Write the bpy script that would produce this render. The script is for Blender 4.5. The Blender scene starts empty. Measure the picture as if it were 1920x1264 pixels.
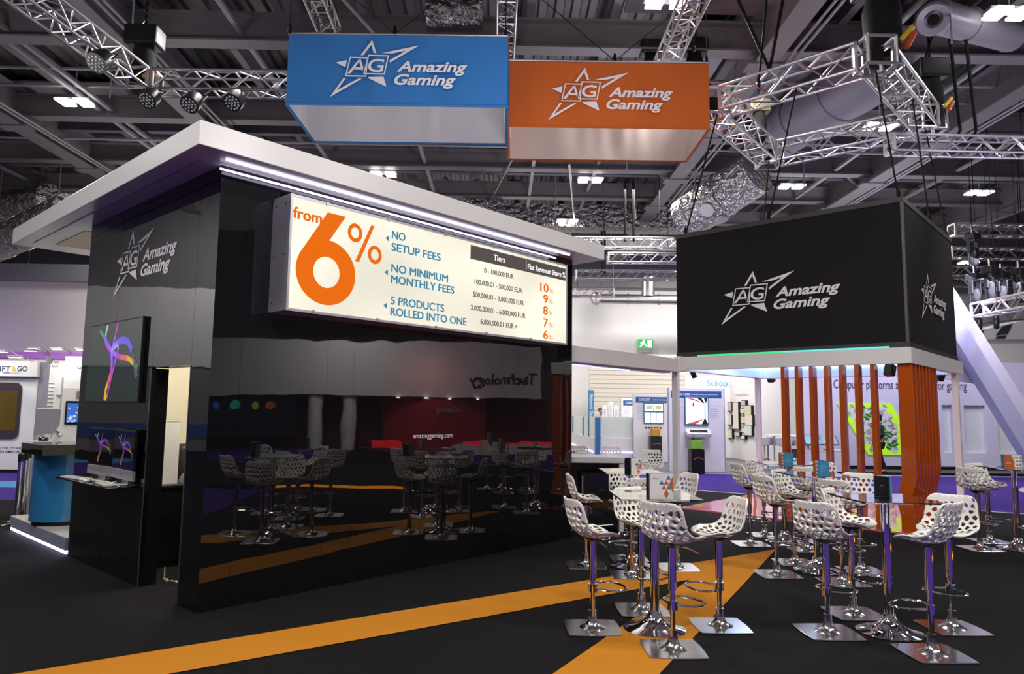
import bpy, math, random
from mathutils import Vector, Matrix
S = bpy.context.scene
COL = S.collection
R = math.radians
rnd = random.Random(7)

# ---------------------------------------------------------------- camera
FPX = 1332.0
PIT, ROL, HD, CZ = R(5.894), R(0.744), R(0.87), 1.65
_f = Vector((0, math.cos(PIT), math.sin(PIT)))
_r0 = Vector((1, 0, 0)); _u0 = _r0.cross(_f)
_r = _r0*math.cos(ROL) + _u0*math.sin(ROL)
_u = -_r0*math.sin(ROL) + _u0*math.cos(ROL)
_yaw = Matrix.Rotation(-HD, 3, 'Z')
CF, CR, CU = _yaw @ _f, _yaw @ _r, _yaw @ _u
CC = Vector((0, 0, CZ))
cam = bpy.data.cameras.new('camera'); camo = bpy.data.objects.new('camera', cam); COL.objects.link(camo)
cam.sensor_width = 36; cam.lens = FPX/1920*36; cam.clip_end = 200; cam.clip_start = .05
M4 = Matrix((CR, CU, -CF)).transposed().to_4x4(); M4.translation = CC
camo.matrix_world = M4
S.camera = camo

# ---------------------------------------------------------------- world, exposure
wd = bpy.data.worlds.new('world'); S.world = wd; wd.use_nodes = True
wd.node_tree.nodes['Background'].inputs[0].default_value = (.62, .60, .68, 1)
wd.node_tree.nodes['Background'].inputs[1].default_value = .22
S.view_settings.view_transform = 'Standard'; S.view_settings.look = 'None'
S.view_settings.exposure = 0.0; S.view_settings.gamma = 1.0; S.view_settings.use_curve_mapping = False
S.cycles.use_denoising = True
S.cycles.max_bounces = 7; S.cycles.diffuse_bounces = 3; S.cycles.glossy_bounces = 4
S.cycles.transmission_bounces = 6; S.cycles.transparent_max_bounces = 8
S.cycles.caustics_reflective = False; S.cycles.caustics_refractive = False
S.cycles.sample_clamp_indirect = 4

# ---------------------------------------------------------------- lamps of the hall and of the stand, and added fill lights
def lamp(name, kind, loc, power, color=(1, 1, 1), size=1.0, aim=None, spot=None, sizey=None):
    l = bpy.data.lights.new(name, kind); o = bpy.data.objects.new(name, l); COL.objects.link(o)
    l.energy = power; l.color = color
    if kind == 'AREA':
        l.size = size
        if sizey: l.shape = 'RECTANGLE'; l.size_y = sizey
        else: l.shape = 'DISK'
    else: l.shadow_soft_size = size
    if spot: l.spot_size = R(spot); l.spot_blend = .6
    o.location = loc
    d = Vector(aim) - Vector(loc) if aim else Vector((0, 0, -1))
    o.rotation_euler = d.to_track_quat('-Z', 'Y').to_euler()
    return o

# ---------------------------------------------------------------- pixel helpers (1920 x 1264 frame of the photograph)
def ray(x, y): return CF*FPX + CR*(x-960) - CU*(y-632)
def at(x, y, z=0.0):                      # point of a horizontal plane
    d = ray(x, y); return CC + d*((z-CZ)/d.z)
def atY(x, y, Y):                         # point of the plane at depth Y
    d = ray(x, y); return CC + d*(Y/d.y)
K0 = at(369, 1151); ANG = R(47.0)
UX, VX = Vector((math.cos(ANG), math.sin(ANG), 0)), Vector((-math.sin(ANG), math.cos(ANG), 0))
def W(u, v, z=0.0): return K0 + UX*u + VX*v + Vector((0, 0, z))   # frame of the stand

HALL = [(-13, 4), (-13, 14), (-13, 24), (-4.5, 3), (-4.5, 13), (-4.5, 22), (4.5, 3), (4.5, 13), (4.5, 22), (13, 4), (13, 14), (13, 24), (0, 29), (9, 29)]
for i, (x, y) in enumerate(HALL):
    lamp('hall_lamp', 'AREA', (x, y, 8.7), 850 if y > 28 else 330, (1, .96, .93), 1.4)

for x, y, pw, c in ((-9, 9, 150, (1, .93, .92)), (-9, 20, 170, (1, .92, .9)), (1, 8, 150, (.95, .93, 1)), (3, 18, 240, (.88, .87, 1)), (10, 11, 230, (.88, .86, 1)), (11, 21, 260, (.9, .88, 1)), (0, 28, 200, (1, .97, .93))):
    lamp('up_fill', 'AREA', (x, y, 4.6), pw*.8, c, 2.2, aim=(x, y, 20))  # added lamps in mid-air, standing in for booth light on the roof
lamp('stand_fill', 'AREA', (-.5, 1.5, 6.6), 190, (1, .96, .9), .8, aim=(2.4, 6.2, .6))  # added fill without a fixture, brightens the stools and tables
lamp('stand_fill', 'AREA', (6, 3.0, 6.6), 120, (1, .95, .92), .8, aim=(3.2, 6.8, .6))  # second added fill over the stools
lamp('side_fill', 'AREA', (-20.5, 12, 8), 420, (1, .97, .96), 2, aim=(-24, 12, 4.5))  # added unseen fill that brightens the pale side panel
lamp('podium_fill', 'AREA', W(.9, 4.3, 3.3), 38, (1, .95, .9), .6, aim=W(.5, 4.3, 0))  # added fill for the podium and deck, without a fixture
lamp('stand_fill', 'AREA', (-6, 2.0, 7.0), 22, (1, .97, .93), .8, aim=(-2.5, 7.5, 3.6))  # added fill towards the kiosk canopy, without a fixture

# ---------------------------------------------------------------- materials
MATS = {}
def mat(name, col=(.8, .8, .8), rough=.5, metal=0., emit=None, es=1., ior=1.5, spec=.5, coat=0., noise=None, bump=None, alpha=None, trans=0., aniso=None):
    if name in MATS: return MATS[name]
    m = bpy.data.materials.new(name); m.use_nodes = True; MATS[name] = m
    nt = m.node_tree; b = nt.nodes['Principled BSDF']
    b.inputs['Base Color'].default_value = (*col, 1); b.inputs['Roughness'].default_value = rough
    b.inputs['Metallic'].default_value = metal; b.inputs['IOR'].default_value = ior
    b.inputs['Specular IOR Level'].default_value = spec; b.inputs['Coat Weight'].default_value = coat
    b.inputs['Coat Roughness'].default_value = .03
    b.inputs['Transmission Weight'].default_value = trans
    if emit: b.inputs['Emission Color'].default_value = (*emit, 1); b.inputs['Emission Strength'].default_value = es
    tc = nt.nodes.new('ShaderNodeTexCoord')
    if noise:                              # (scale, amount): speckle of the material itself
        n = nt.nodes.new('ShaderNodeTexNoise'); n.inputs['Scale'].default_value = noise[0]; n.inputs['Detail'].default_value = 6
        mx = nt.nodes.new('ShaderNodeMix'); mx.data_type = 'RGBA'
        nt.links.new(tc.outputs['Object'], n.inputs['Vector']); nt.links.new(n.outputs['Fac'], mx.inputs[0])
        mx.inputs[6].default_value = (*[max(0, c*(1-noise[1])) for c in col], 1); mx.inputs[7].default_value = (*[min(1, c*(1+noise[1])) for c in col], 1)
        nt.links.new(mx.outputs[2], b.inputs['Base Color'])
    if bump:                               # (scale, strength, distance)
        n = nt.nodes.new('ShaderNodeTexNoise'); n.inputs['Scale'].default_value = bump[0]; n.inputs['Detail'].default_value = 3
        bp = nt.nodes.new('ShaderNodeBump'); bp.inputs['Strength'].default_value = bump[1]; bp.inputs['Distance'].default_value = bump[2]
        nt.links.new(tc.outputs['Object'], n.inputs['Vector']); nt.links.new(n.outputs['Fac'], bp.inputs['Height']); nt.links.new(bp.outputs[0], b.inputs['Normal'])
    return m
WHITE = mat('white_lacquer', (.80, .78, .76), .25)
WPANEL = mat('white_panel', (.78, .76, .76), .55)
WMATT = mat('white_wall', (.74, .72, .72), .8)
SHELL = mat('white_plastic', (.82, .80, .74), .32)
CHROME = mat('chrome', (.80, .79, .80), .05, 1.)
STEEL = mat('brushed_steel', (.62, .61, .60), .17, 1., bump=(60, .1, .002))
ALU = mat('aluminium_tube', (.50, .48, .49), .36, 1.)
BLACKG = mat('black_gloss_panel', (.006, .006, .007), .015, ior=1.75, bump=(.7, .22, .02))
BLACKP = mat('black_plastic', (.009, .009, .010), .35, spec=.35)
BLACKM = mat('black_matt', (.010, .0095, .010), .8, spec=.15)
GREY = mat('grey_metal', (.30, .29, .31), .5)
LOGOW = mat('white_vinyl', (.80, .78, .80), .6)
DARKTXT = mat('dark_lettering', (.05, .05, .07), .6)
CARPET = mat('black_carpet', (.0085, .008, .009), .95, spec=.12, noise=(900, .9), bump=(700, .4, .004))
ORANGEC = mat('orange_carpet', (.52, .20, .018), .95, spec=.1, noise=(700, .18), bump=(700, .3, .004))
PURPLEC = mat('purple_carpet', (.052, .024, .195), .95, spec=.1, noise=(500, .25))
ORANGEL = mat('orange_lacquer', (.50, .085, .006), .12, coat=.6)
GLASS = mat('table_glass', (.80, .90, .88), .02, ior=1.45, trans=1.)
STEELB = mat('roof_steel', (.20, .18, .19), .55, .1)
STEELD = mat('roof_steel_dark', (.11, .11, .14), .6, .1)
FOIL = mat('foil_duct', (.40, .38, .38), .32, .9, bump=(5, 1., .25))

# ---------------------------------------------------------------- mesh builder
class M:
    def __init__(s): s.v = []; s.f = []; s.m = []; s.k = 0
    def add(s, vs, fs):
        o = len(s.v); s.v += [Vector(p) for p in vs]
        for f in fs: s.f.append([i+o for i in f]); s.m.append(s.k)
        return s
    def ob(s, c, ax, ay, az):
        c, ax, ay, az = map(Vector, (c, ax, ay, az))
        vs = [c+ax*i+ay*j+az*k for i, j, k in ((-1,-1,-1),(1,-1,-1),(1,1,-1),(-1,1,-1),(-1,-1,1),(1,-1,1),(1,1,1),(-1,1,1))]
        fs = [(0,3,2,1),(4,5,6,7),(0,1,5,4),(1,2,6,5),(2,3,7,6),(3,0,4,7)]
        if ax.cross(ay).dot(az) < 0: fs = [f[::-1] for f in fs]
        return s.add(vs, fs)
    def box(s, x0, x1, y0, y1, z0, z1):
        return s.ob(((x0+x1)/2, (y0+y1)/2, (z0+z1)/2), (abs(x1-x0)/2, 0, 0), (0, abs(y1-y0)/2, 0), (0, 0, abs(z1-z0)/2))
    def bar(s, p, q, w, h, up=(0, 0, 1)):
        p, q = Vector(p), Vector(q); d = q-p; up = Vector(up); sx = d.cross(up)
        if sx.length < 1e-6: sx = d.cross(Vector((0, 1, 0)))
        sx.normalize(); uz = sx.cross(d).normalized()
        return s.ob((p+q)/2, sx*(w/2), d/2, uz*(h/2))
    def cyl(s, p, q, r, n=12, r2=None, caps=True):
        p, q = Vector(p), Vector(q); d = (q-p).normalized(); r2 = r if r2 is None else r2
        a = d.cross(Vector((0, 0, 1)));
        if a.length < 1e-4: a = Vector((1, 0, 0))
        a.normalize(); b = d.cross(a)
        vs = []
        for c, rr in ((p, r), (q, r2)):
            vs += [c + (a*math.cos(2*math.pi*i/n) + b*math.sin(2*math.pi*i/n))*rr for i in range(n)]
        fs = [(i, (i+1) % n, n+(i+1) % n, n+i) for i in range(n)]
        if caps: fs += [tuple(range(n))[::-1], tuple(range(n, 2*n))]
        return s.add(vs, fs)
    def tube(s, pts, r, n=8, closed=False):
        pts = [Vector(p) for p in pts]; N = len(pts); vs = []
        prev = None
        for i, p in enumerate(pts):
            a = pts[(i-1) % N] if (closed or i) else p; b = pts[(i+1) % N] if (closed or i < N-1) else p
            d = (b-a).normalized()
            if prev is None:
                x = d.cross(Vector((0, 0, 1)))
                if x.length < 1e-3: x = Vector((1, 0, 0))
            else: x = prev - d*prev.dot(d)
            x.normalize(); prev = x; y = d.cross(x)
            vs += [p + (x*math.cos(2*math.pi*j/n)+y*math.sin(2*math.pi*j/n))*r for j in range(n)]
        fs = []
        for i in range(N if closed else N-1):
            for j in range(n):
                i2 = (i+1) % N; fs.append((i*n+j, i*n+(j+1) % n, i2*n+(j+1) % n, i2*n+j))
        if not closed: fs += [tuple(range(n))[::-1], tuple(range((N-1)*n, N*n))]
        return s.add(vs, fs)
    def lathe(s, prof, n=24, c=(0, 0, 0), sx=1, sy=1):
        c = Vector(c); vs = []
        for r, z in prof:
            vs += [c + Vector((r*sx*math.cos(2*math.pi*i/n), r*sy*math.sin(2*math.pi*i/n), z)) for i in range(n)]
        fs = []
        for k in range(len(prof)-1):
            for i in range(n): fs.append((k*n+i, k*n+(i+1) % n, (k+1)*n+(i+1) % n, (k+1)*n+i))
        fs += [tuple(range(n))[::-1], tuple(range((len(prof)-1)*n, len(prof)*n))]
        return s.add(vs, fs)
    def ext(s, poly, o, ex, ey, d):        # 2D polygon on the plane (o, ex, ey) extruded by vector d
        o, ex, ey, d = map(Vector, (o, ex, ey, d)); n = len(poly)
        a = [o+ex*x+ey*y for x, y in poly]; vs = a + [p+d for p in a]
        fs = [tuple(range(n))[::-1], tuple(range(n, 2*n))] + [(i, (i+1) % n, n+(i+1) % n, n+i) for i in range(n)]
        area = sum(poly[i][0]*poly[(i+1) % n][1]-poly[(i+1) % n][0]*poly[i][1] for i in range(n))
        if area*ex.cross(ey).dot(d) < 0: fs = [f[::-1] for f in fs]
        return s.add(vs, fs)
    def quad(s, a, b, c, d): return s.add([a, b, c, d], [(0, 1, 2, 3)])
    def flat(s, poly, o, ex, ey):          # 2D polygon as one thin face
        o, ex, ey = Vector(o), Vector(ex), Vector(ey)
        return s.add([o+ex*x+ey*y for x, y in poly], [tuple(range(len(poly)))])
    def text(s, t, o, ex, ey, w=None, h=.1, bold=0., shear=0., sp=1., align='l', multi=0.):
        """lettering on the plane (o, ex, ey): o = baseline start, h = cap height, w = total width"""
        vs, fs, x0, x1 = glyphs(t, bold, shear, sp)
        ky = h/.729; kx = ky if w is None else w/max(1e-6, x1-x0)
        o, ex, ey = Vector(o), Vector(ex), Vector(ey)
        n = ex.cross(ey)
        if align == 'c': o = o - ex*((x1-x0)*kx/2)
        if align == 'r': o = o - ex*((x1-x0)*kx)
        for i, (dx, dy) in enumerate(((0, 0),) if not multi else ((0, 0), (multi, multi*.3), (-multi, -multi*.3), (multi*.5, -multi*.4), (-multi*.5, multi*.4))):
            s.add([o+ex*((x-x0)*kx+dx*h)+ey*(y*ky+dy*h)+n*(.0003*i) for x, y in vs], fs)
        return s
    def build(s, name, m, parent=None, smooth=False, bevel=0., seg=2, subd=0, label=None, ang=40, world=False):
        me = bpy.data.meshes.new(name); me.from_pydata([tuple(p) for p in s.v], [], s.f)
        ms = m if isinstance(m, (list, tuple)) else [m]
        for x in ms: me.materials.append(x)
        if len(ms) > 1: me.polygons.foreach_set('material_index', s.m)
        if smooth:
            me.polygons.foreach_set('use_smooth', [True]*len(me.polygons)); me.set_sharp_from_angle(angle=R(ang))
        me.update()
        o = bpy.data.objects.new(name, me); COL.objects.link(o)
        if parent:
            o.parent = parent
            if world and parent.type == 'EMPTY': o.matrix_parent_inverse = (Matrix.Translation(parent.location) @ Matrix.Rotation(parent.rotation_euler[2], 4, 'Z')).inverted()
        if bevel:
            b = o.modifiers.new('bevel', 'BEVEL'); b.width = bevel; b.segments = seg; b.limit_method = 'ANGLE'; b.angle_limit = R(35)
        if subd:
            b = o.modifiers.new('subd', 'SUBSURF'); b.levels = subd; b.render_levels = subd
        if label: o['label'] = label
        return o
_G = {}
def glyphs(t, bold, shear, sp):
    k = (t, bold, shear, sp)
    if k not in _G:
        c = bpy.data.curves.new('lettering', 'FONT'); c.body = t; c.size = 1; c.shear = shear; c.offset = bold; c.space_character = sp; c.resolution_u = 4
        o = bpy.data.objects.new('lettering', c); me = o.to_mesh()
        vs = [(p.co.x, p.co.y) for p in me.vertices]; fs = [tuple(p.vertices) for p in me.polygons]
        x0 = min(x for x, y in vs); x1 = max(x for x, y in vs)
        o.to_mesh_clear(); bpy.data.objects.remove(o); bpy.data.curves.remove(c)
        _G[k] = (vs, fs, x0, x1)
    return _G[k]
def tag(o, label, cat, group=None, kind=None):
    o['label'] = label; o['category'] = cat
    if group: o['group'] = group
    if kind: o['kind'] = kind
    return o
def T(name, label, cat, loc=(0, 0, 0), rz=0., group=None):
    o = bpy.data.objects.new(name, None); COL.objects.link(o); o.location = loc; o.rotation_euler = (0, 0, rz); o.empty_display_size = .1
    return tag(o, label, cat, group)
def struct(o, label=None):
    o['kind'] = 'structure'
    if label: o['label'] = label
    return o
def dup(root, loc, label=None, rz=None, group=None, spin=None, dz=0.):
    r = root.copy(); COL.objects.link(r); r.location = loc
    if rz is not None: r.rotation_euler = (0, 0, rz)
    if label: r['label'] = label
    if group: r['group'] = group
    for ch in list(root.children):
        c = ch.copy(); COL.objects.link(c); c.parent = r
        if spin is not None and ch.name.split('.')[0] in ('seat_shell', 'footrest', 'lift_lever'): c.rotation_euler = (0, 0, spin)
        if dz and ch.name.split('.')[0] in ('seat_shell', 'seat_mount', 'lift_lever', 'column'): c.location.z += dz
        for g in list(ch.children):
            d = g.copy(); COL.objects.link(d); d.parent = c
    return r
X3, Y3, Z3 = Vector((1, 0, 0)), Vector((0, 1, 0)), Vector((0, 0, 1))
def loc(p, o): return Vector(p) - Vector(o)
# ================================================================ the hall
fl = struct(M().box(-34, 34, -14, 36, -.12, 0).build('floor', CARPET))
L0, L1 = Vector((-3.5, 20.1, 0)), Vector((14.5, 8.4, 0))
m = M(); m.add([(-3.5, 20.05, 0), (4.43, 15.15, 0), (8.80, 12.3, 0), (14.5, 8.6, 0), (24, 2.5, 0), (24, 19.6, 0), (-3.5, 20.4, 0)], [tuple(range(7))])
m.v = [p+Z3*.004 for p in m.v]; m.build('purple_aisle', PURPLEC, fl, label='purple aisle carpet')
m = M()
for a, b in (((-3.5, 20.05, .006), (4.43, 15.15, .006)), ((4.43, 15.15, .006), (8.8, 12.3, .006)), ((8.8, 12.3, .006), (24, 2.45, .006))): m.bar(a, b, .05, .004)
m.build('carpet_tape', mat('white_tape', (.55, .55, .62), .5), fl)
m = M(); m.add([(-19, 12.6, .004), (-8.2, 12.6, .004), (-9.5, 18.4, .004), (-19, 18.4, .004)], [(0, 1, 2, 3)]); m.build('purple_aisle', PURPLEC, fl)
m = M(); m.add([(-19, 14.4, .008), (-8.6, 14.4, .008), (-8.75, 15.6, .008), (-19, 15.6, .008)], [(0, 1, 2, 3)]); m.build('aisle_stripe', mat('blue_carpet', (.05, .22, .45), .95), fl, label='blue stripe')
m = M(); m.add([(-20, -9, .010), (20, -9, .010), (20, 4.25, .010), (-20, 4.25, .010)], [(0, 1, 2, 3)]); m.build('purple_aisle', PURPLEC, fl)
# orange ray inlaid in the black carpet
a, b, c, d = Vector((-2.933, 4.601)), Vector((3.387, 8.83)), Vector((1.038, 4.681)), Vector((1.899, 7.213))
e1, e2 = (a-b).normalized(), (c-b).normalized(); f1, f2 = Vector((-2.0-1.899, 4.62-7.213)).normalized(), Vector((.361-1.899, 4.667-7.213)).normalized()
m = M(); m.flat([tuple(p) for p in (b, b+e1*12, d+f1*11, d)], (0, 0, .006), X3, Y3); m.flat([tuple(p) for p in (b, d, d+f2*7, b+e2*9)], (0, 0, .006), X3, Y3)
m.build('orange_inlay', ORANGEC, fl, label='orange carpet ray')

# walls
wb = struct(M().box(-34, 34, 34, 34.3, 0, 7.75).build('wall_back', WMATT))
M().box(-34, 34, 33.9, 34.3, 7.75, 10.6).build('upper_cladding', STEELD, wb)
M().box(-34, 34, 33.6, 33.9, 7.6, 8.1).build('wall_beam', STEELB, wb)
x0 = atY(165, 600, 26).x
wl = struct(M().box(-34, x0+.6, 26, 26.3, 0, 6.12).build('wall_left', mat('lilac_grey_cloth', (.36, .33, .36), .9)))
M().box(-34, x0+.9, 25.8, 26.35, 6.12, 6.75).build('wall_beam', STEELD, wl)
struct(M().box(-34, 34, -14, -13.8, 0, 3.2).build('wall_rear', mat('purple_wall', (.26, .11, .72), .6)))

struct(M().box(28, 28.3, -14, 34, 0, 10.6).build('wall_right', mat('hall_cladding', (.20, .19, .20), .8)))
wsd = struct(M().box(-24.3, -24, -14, 34, 0, 10.6).build('wall_side', mat('hall_cladding')))
M().box(-24, -23.95, -4, 25, 3.1, 6.1).build('pale_panel', WMATT, wsd); M().box(-24, -23.95, -4, 25, .5, 1.0).build('blue_band', mat('blue_band', (.03, .08, .3), .6), wsd)
# roof
m = M(); xs = []; x = -27.0
while x < 27: xs += [(x, 0), (x+.16, 0), (x+.2, .09), (x+.32, .09), (x+.36, 0)]; x += .36
vs = []
for xx, zz in xs: vs += [(xx, 1.5, 10.3+zz), (xx, 34, 10.3+zz)]
m.add(vs, [(2*i, 2*i+1, 2*i+3, 2*i+2) for i in range(len(xs)-1)])
ce = struct(m.build('ceiling', mat('roof_deck', (.16, .15, .15), .5, .3)))
def ibeam(p, q, w, h, t=.04):
    mm = M(); p, q = Vector(p), Vector(q)
    mm.bar(p+Z3*(t/2), q+Z3*(t/2), w, t); mm.bar(p+Z3*(h-t/2), q+Z3*(h-t/2), w, t); mm.bar(p+Z3*(h/2), q+Z3*(h/2), t, h-2*t)
    return mm
for i, (y, z, w, h) in enumerate([(5.6, 9.0, .34, .6), (9.8, 9.0, .34, .6), (13.9, 9.0, .36, .62), (17.9, 9.0, .34, .6), (19.6, 9.35, .2, .4), (21.2, 9.0, .34, .6), (22.6, 9.35, .2, .4), (24.1, 9.0, .3, .55), (27.2, 9.0, .3, .5), (30.2, 9.0, .3, .5)]):
    ibeam((-27, y, z), (27, y, z), w, h).build('beam', STEELB if w > .25 else STEELD, ce)
for x in (-18.5, -12.6, -7.7, 5.3, 11.4, 17.5):
    ibeam((x, 1.5, 8.75), (x, 34, 8.75), .46, .95).build('girder', STEELB, ce)
    for dx in (.42, .56): M().cyl((x+dx, 1.5, 8.8), (x+dx, 34, 8.8), .03, 6).build('conduit', GREY, ce)
for x in (-23, -21.4, -17, -15.5, -14.1, -11.2, -9.6, -6.1, -4.6, -3.1, -.95, .5, 2.2, 3.7, 6.9, 8.4, 9.9, 13, 14.6, 16.1, 19.2, 21, 23):
    ibeam((x, 5.6, 9.62), (x, 34, 9.62), .17, .45, .03).build('joist', STEELB, ce)
LIL = mat('roof_panel', (.24, .215, .24), .6, bump=(2, .4, .1)); LIL2 = mat('roof_panel_pale', (.36, .34, .41), .5)
for k, (x0, x1, y0, y1) in enumerate([(-20, -14.3, 17.9, 21), (-14, -9.8, 17.9, 24), (-9.4, -7.9, 14, 21), (-7.4, -4.8, 17.9, 24), (-26, -20, 14, 24), (-14, -12.8, 9, 14)]):
    M().box(x0, x1, y0, y1, 9.97, 10.02).build('roof_panel', LIL, ce)
for k, (x0, x1, y0, y1) in enumerate([(6.0, 8.3, 13.9, 20), (8.6, 9.8, 14, 19), (2.4, 5.1, 9.8, 13.7), (-.8, 5, 5.6, 9.8), (5.6, 11, 5.6, 11), (11.8, 16, 14, 17.7), (3.8, 5, 14, 21)]):
    M().box(x0, x1, y0, y1, 9.75, 9.8).build('roof_panel', LIL2 if k in (0, 1, 6) else LIL, ce)
for x, y in ((5.3, 22), (5.3, 25.5), (-.9, 22), (-.9, 25.5), (11.4, 22)):
    for s in (-1, 1): M().bar((x, y, 9.0), (x+s*1.3, y+.1, 10.2), .12, .12).build('brace', STEELB, ce)
for y, z in ((11.4, 9.3), (15.6, 9.25), (16.6, 9.3), (19.0, 8.9), (12.2, 9.5)):
    M().cyl((-26, y, z), (26, y, z), .035, 6).build('conduit', GREY, ce)

for x, y0, y1, z in ((-10.4, 5.6, 26, 9.15), (-10.1, 5.6, 26, 9.15), (-5.4, 9, 24, 9.2), (-2.4, 14, 33, 9.1), (.9, 17, 33, 9.05), (2.9, 17, 33, 9.2), (7.6, 5.6, 30, 9.15), (10.2, 9, 33, 9.1), (14, 5.6, 33, 9.15), (-16.2, 8, 26, 9.2)):
    M().box(x-.05, x+.05, y0, y1, z, z+.07).build('cable_tray', GREY, ce)
for x, y in ((-6.8, 12.4), (-4.2, 11), (-2, 16), (1.4, 14.5), (3.4, 19), (6.4, 17), (8, 12), (9.2, 21), (-8.6, 15), (4.6, 24), (1.8, 24), (12.6, 16)):
    M().cyl((x, y, 8.3), (x, y, 10.2), .018, 6).build('hanger_rod', GREY, ce)
for a, b in (((.4, 19, 8.9), (-.6, 25, 8.9)), ((1.9, 20, 8.8), (2.8, 27, 8.8)), ((5.9, 21, 8.7), (8.9, 16, 8.7)), ((-3.4, 10.4, 8.9), (-2.0, 15, 8.9)), ((-5.2, 6.5, 9.0), (-3.6, 10, 9.0))):
    M().cyl(a, b, .035, 8).build('conduit', ALU, ce)
for x in (-18.5, -12.6, -7.7, 5.3, 11.4, 17.5):
    for y in (13.9, 17.9, 21.2, 24.1):
        M().box(x-.36, x+.36, y-.2, y+.2, 8.72, 8.78).build('splice_plate', STEELB, ce)
# ceiling lights: twin panels
LIT = mat('lit_panel', (1, 1, 1), .5, emit=(1, .98, .95), es=12)
def hall_light(x, y, z, label, w=.34, l=.62, first=[]):
    p = at(x, y, z)
    if first:
        o = dup(first[0], p, label)
        if z < 8.6: M().cyl((0, 0, 1.2), (0, 0, 10.2-z), .012, 6).build('suspension_rod', GREY, o)
        return o
    t = T('hall_light', label, 'light', p, 0, 'twin panel lights under the roof')
    M().box(-.42, .42, -.12, .12, .02, .08).build('housing', GREY, t, bevel=.01)
    for s in (-1, 1): M().box(s*.22-.145, s*.22+.145, -.22, .22, -.02, .02).build('diffuser', LIT, t)
    M().cyl((0, 0, .08), (0, 0, 1.2), .012, 6).build('suspension_rod', GREY, t)
    first.append(t); return t
for x, y, z, lb in [(1252, 3, 8.9, 'twin panel hall light at the top edge above the orange banner'),
    (1893, 25, 8.9, 'twin panel hall light in the upper right corner under the roof'),
    (140, 192, 8.9, 'twin panel hall light left of the black chain hoist'),
    (719, 327, 8.9, 'twin panel hall light just above the kiosk canopy edge, below the blue banner'),
    (1107, 338, 8.9, 'twin panel hall light just below the orange banner'),
    (1064, 415, 8.7, 'twin panel hall light between the silver duct and the far trusses'),
    (1485, 350, 8.9, 'twin panel hall light above the black hanging sign, behind its cables'),
    (1836, 362, 8.9, 'twin panel hall light to the right of the black sign top edge'),
    (1650, 238, 8.9, 'twin panel hall light seen through the raised square truss'),
    (1816, 493, 8.4, 'twin panel hall light right of the black sign among moving heads'),
    (53, 505, 7.7, 'twin panel hall light above the grey partition at far left'),
    (1440, 466, 8.7, 'twin panel hall light hidden behind the black sign')][:11]: hall_light(x, y, z, lb)

# ducts
def duct(pts, r, label, cat='duct', n=16, mt=FOIL, holes=False):
    pts = [Vector(p) for p in pts]; t = T('air_duct', label, cat, pts[0])
    M().tube(pts, r, n).build('duct_pipe', mt, t, smooth=True, world=True)
    L = sum((pts[i+1]-pts[i]).length for i in range(len(pts)-1)); d = (pts[-1]-pts[0]).normalized()
    for k in range(1, int(L/1.4)+1):
        q = pts[0]+d*(1.4*k)
        if len(pts) == 2: M().cyl(q, q+d*.06, r+.03, n).build('joint_ring', mt, t, smooth=True, world=True)
    for f in (.15, .85):
        q = pts[0].lerp(pts[-1], f)
        if q.z+r < 10.1: M().cyl((q.x, q.y, q.z+r*.9), (q.x, q.y, 10.2), .015, 6).build('hanger_rod', GREY, t, world=True)
    if holes:
        hb = M(); a = d.cross(Z3).normalized(); b = a.cross(d)
        for k in range(1, int(L/1.1)):
            for an in (-150, -95, -40):
                nn = a*math.cos(R(an))+b*math.sin(R(an)); q = pts[0]+d*(1.1*k)
                hb.cyl(q+nn*(r-.05), q+nn*(r+.05), .2, 12)
        hb.build('outlet', GREY, t, world=True)
    return t
t = T('foil_box_duct', 'square foil-wrapped duct dropping from the roof behind the kiosk canopy', 'duct', atY(905, 405, 24.6))
p = atY(905, 405, 24.6); M().box(p.x-.68, p.x+.68, 24.3, 25.5, 6.6, 9.4).build('duct_casing', FOIL, t, world=True)
M().box(p.x+.1, p.x+.13, 24.28, 24.3, 6.6, 9.4).build('duct_seam', GREY, t, world=True)
t = T('foil_box_duct', 'long horizontal foil duct running right from the square duct', 'duct', atY(1120, 405, 27))
a, b = atY(940, 403, 26.2), atY(1330, 412, 26.2); M().box(a.x, b.x, 26.0, 27, a.z-.45, a.z+.4).build('duct_casing', FOIL, t, world=True)
M().box(a.x, b.x+1, 25.9, 27.1, a.z-.95, a.z-.85).build('duct_tray', ALU, t, world=True)
duct([atY(1285, 412, 20.5), atY(1420, 322, 18.5)], .62, 'fat perforated foil air duct slanting up above the left end of the black sign', holes=True)
duct([at(-30, 470, 6.9), at(135, 395, 7.4)], .55, 'crinkled foil air duct above the left end of the kiosk canopy')
duct([at(-30, 395, 8.6), at(95, 372, 8.6)], .5, 'dark foil air duct at the left edge under the girder')
duct([atY(800, 22, 13.5), atY(905, 22, 13.5)], .3, 'short foil air duct near the top above the two fabric banners')
p = at(1750, 30, 9.0); t = duct([p+Vector((2.2, 1.0, .2)), p], .3, 'pale air duct with a round nozzle at the upper right', mt=mat('pale_duct', (.28, .26, .30), .4, .3))
o = M().lathe([(.28, .1), (.30, 0), (.27, -.05), (.16, -.02), (.12, .06)], 24).build('nozzle', mat('pale_duct2', (.34, .30, .35), .4), t, smooth=True); o.location = Vector((-2.3, -1.15, -.35)); o.rotation_euler = (R(-48), 0, R(-30))
o = M().lathe([(.10, -.03), (.09, -.035)], 16).build('nozzle_hole', BLACKM, t); o.location = Vector((-2.3, -1.15, -.35)); o.rotation_euler = (R(-48), 0, R(-30))
a, b = atY(1118, 560, 31.5), atY(1290, 560, 31.5)
t = duct([a, Vector((b.x+1, 31.5, a.z))], .22, 'thin round silver air pipe along the far white wall', mt=ALU)
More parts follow.
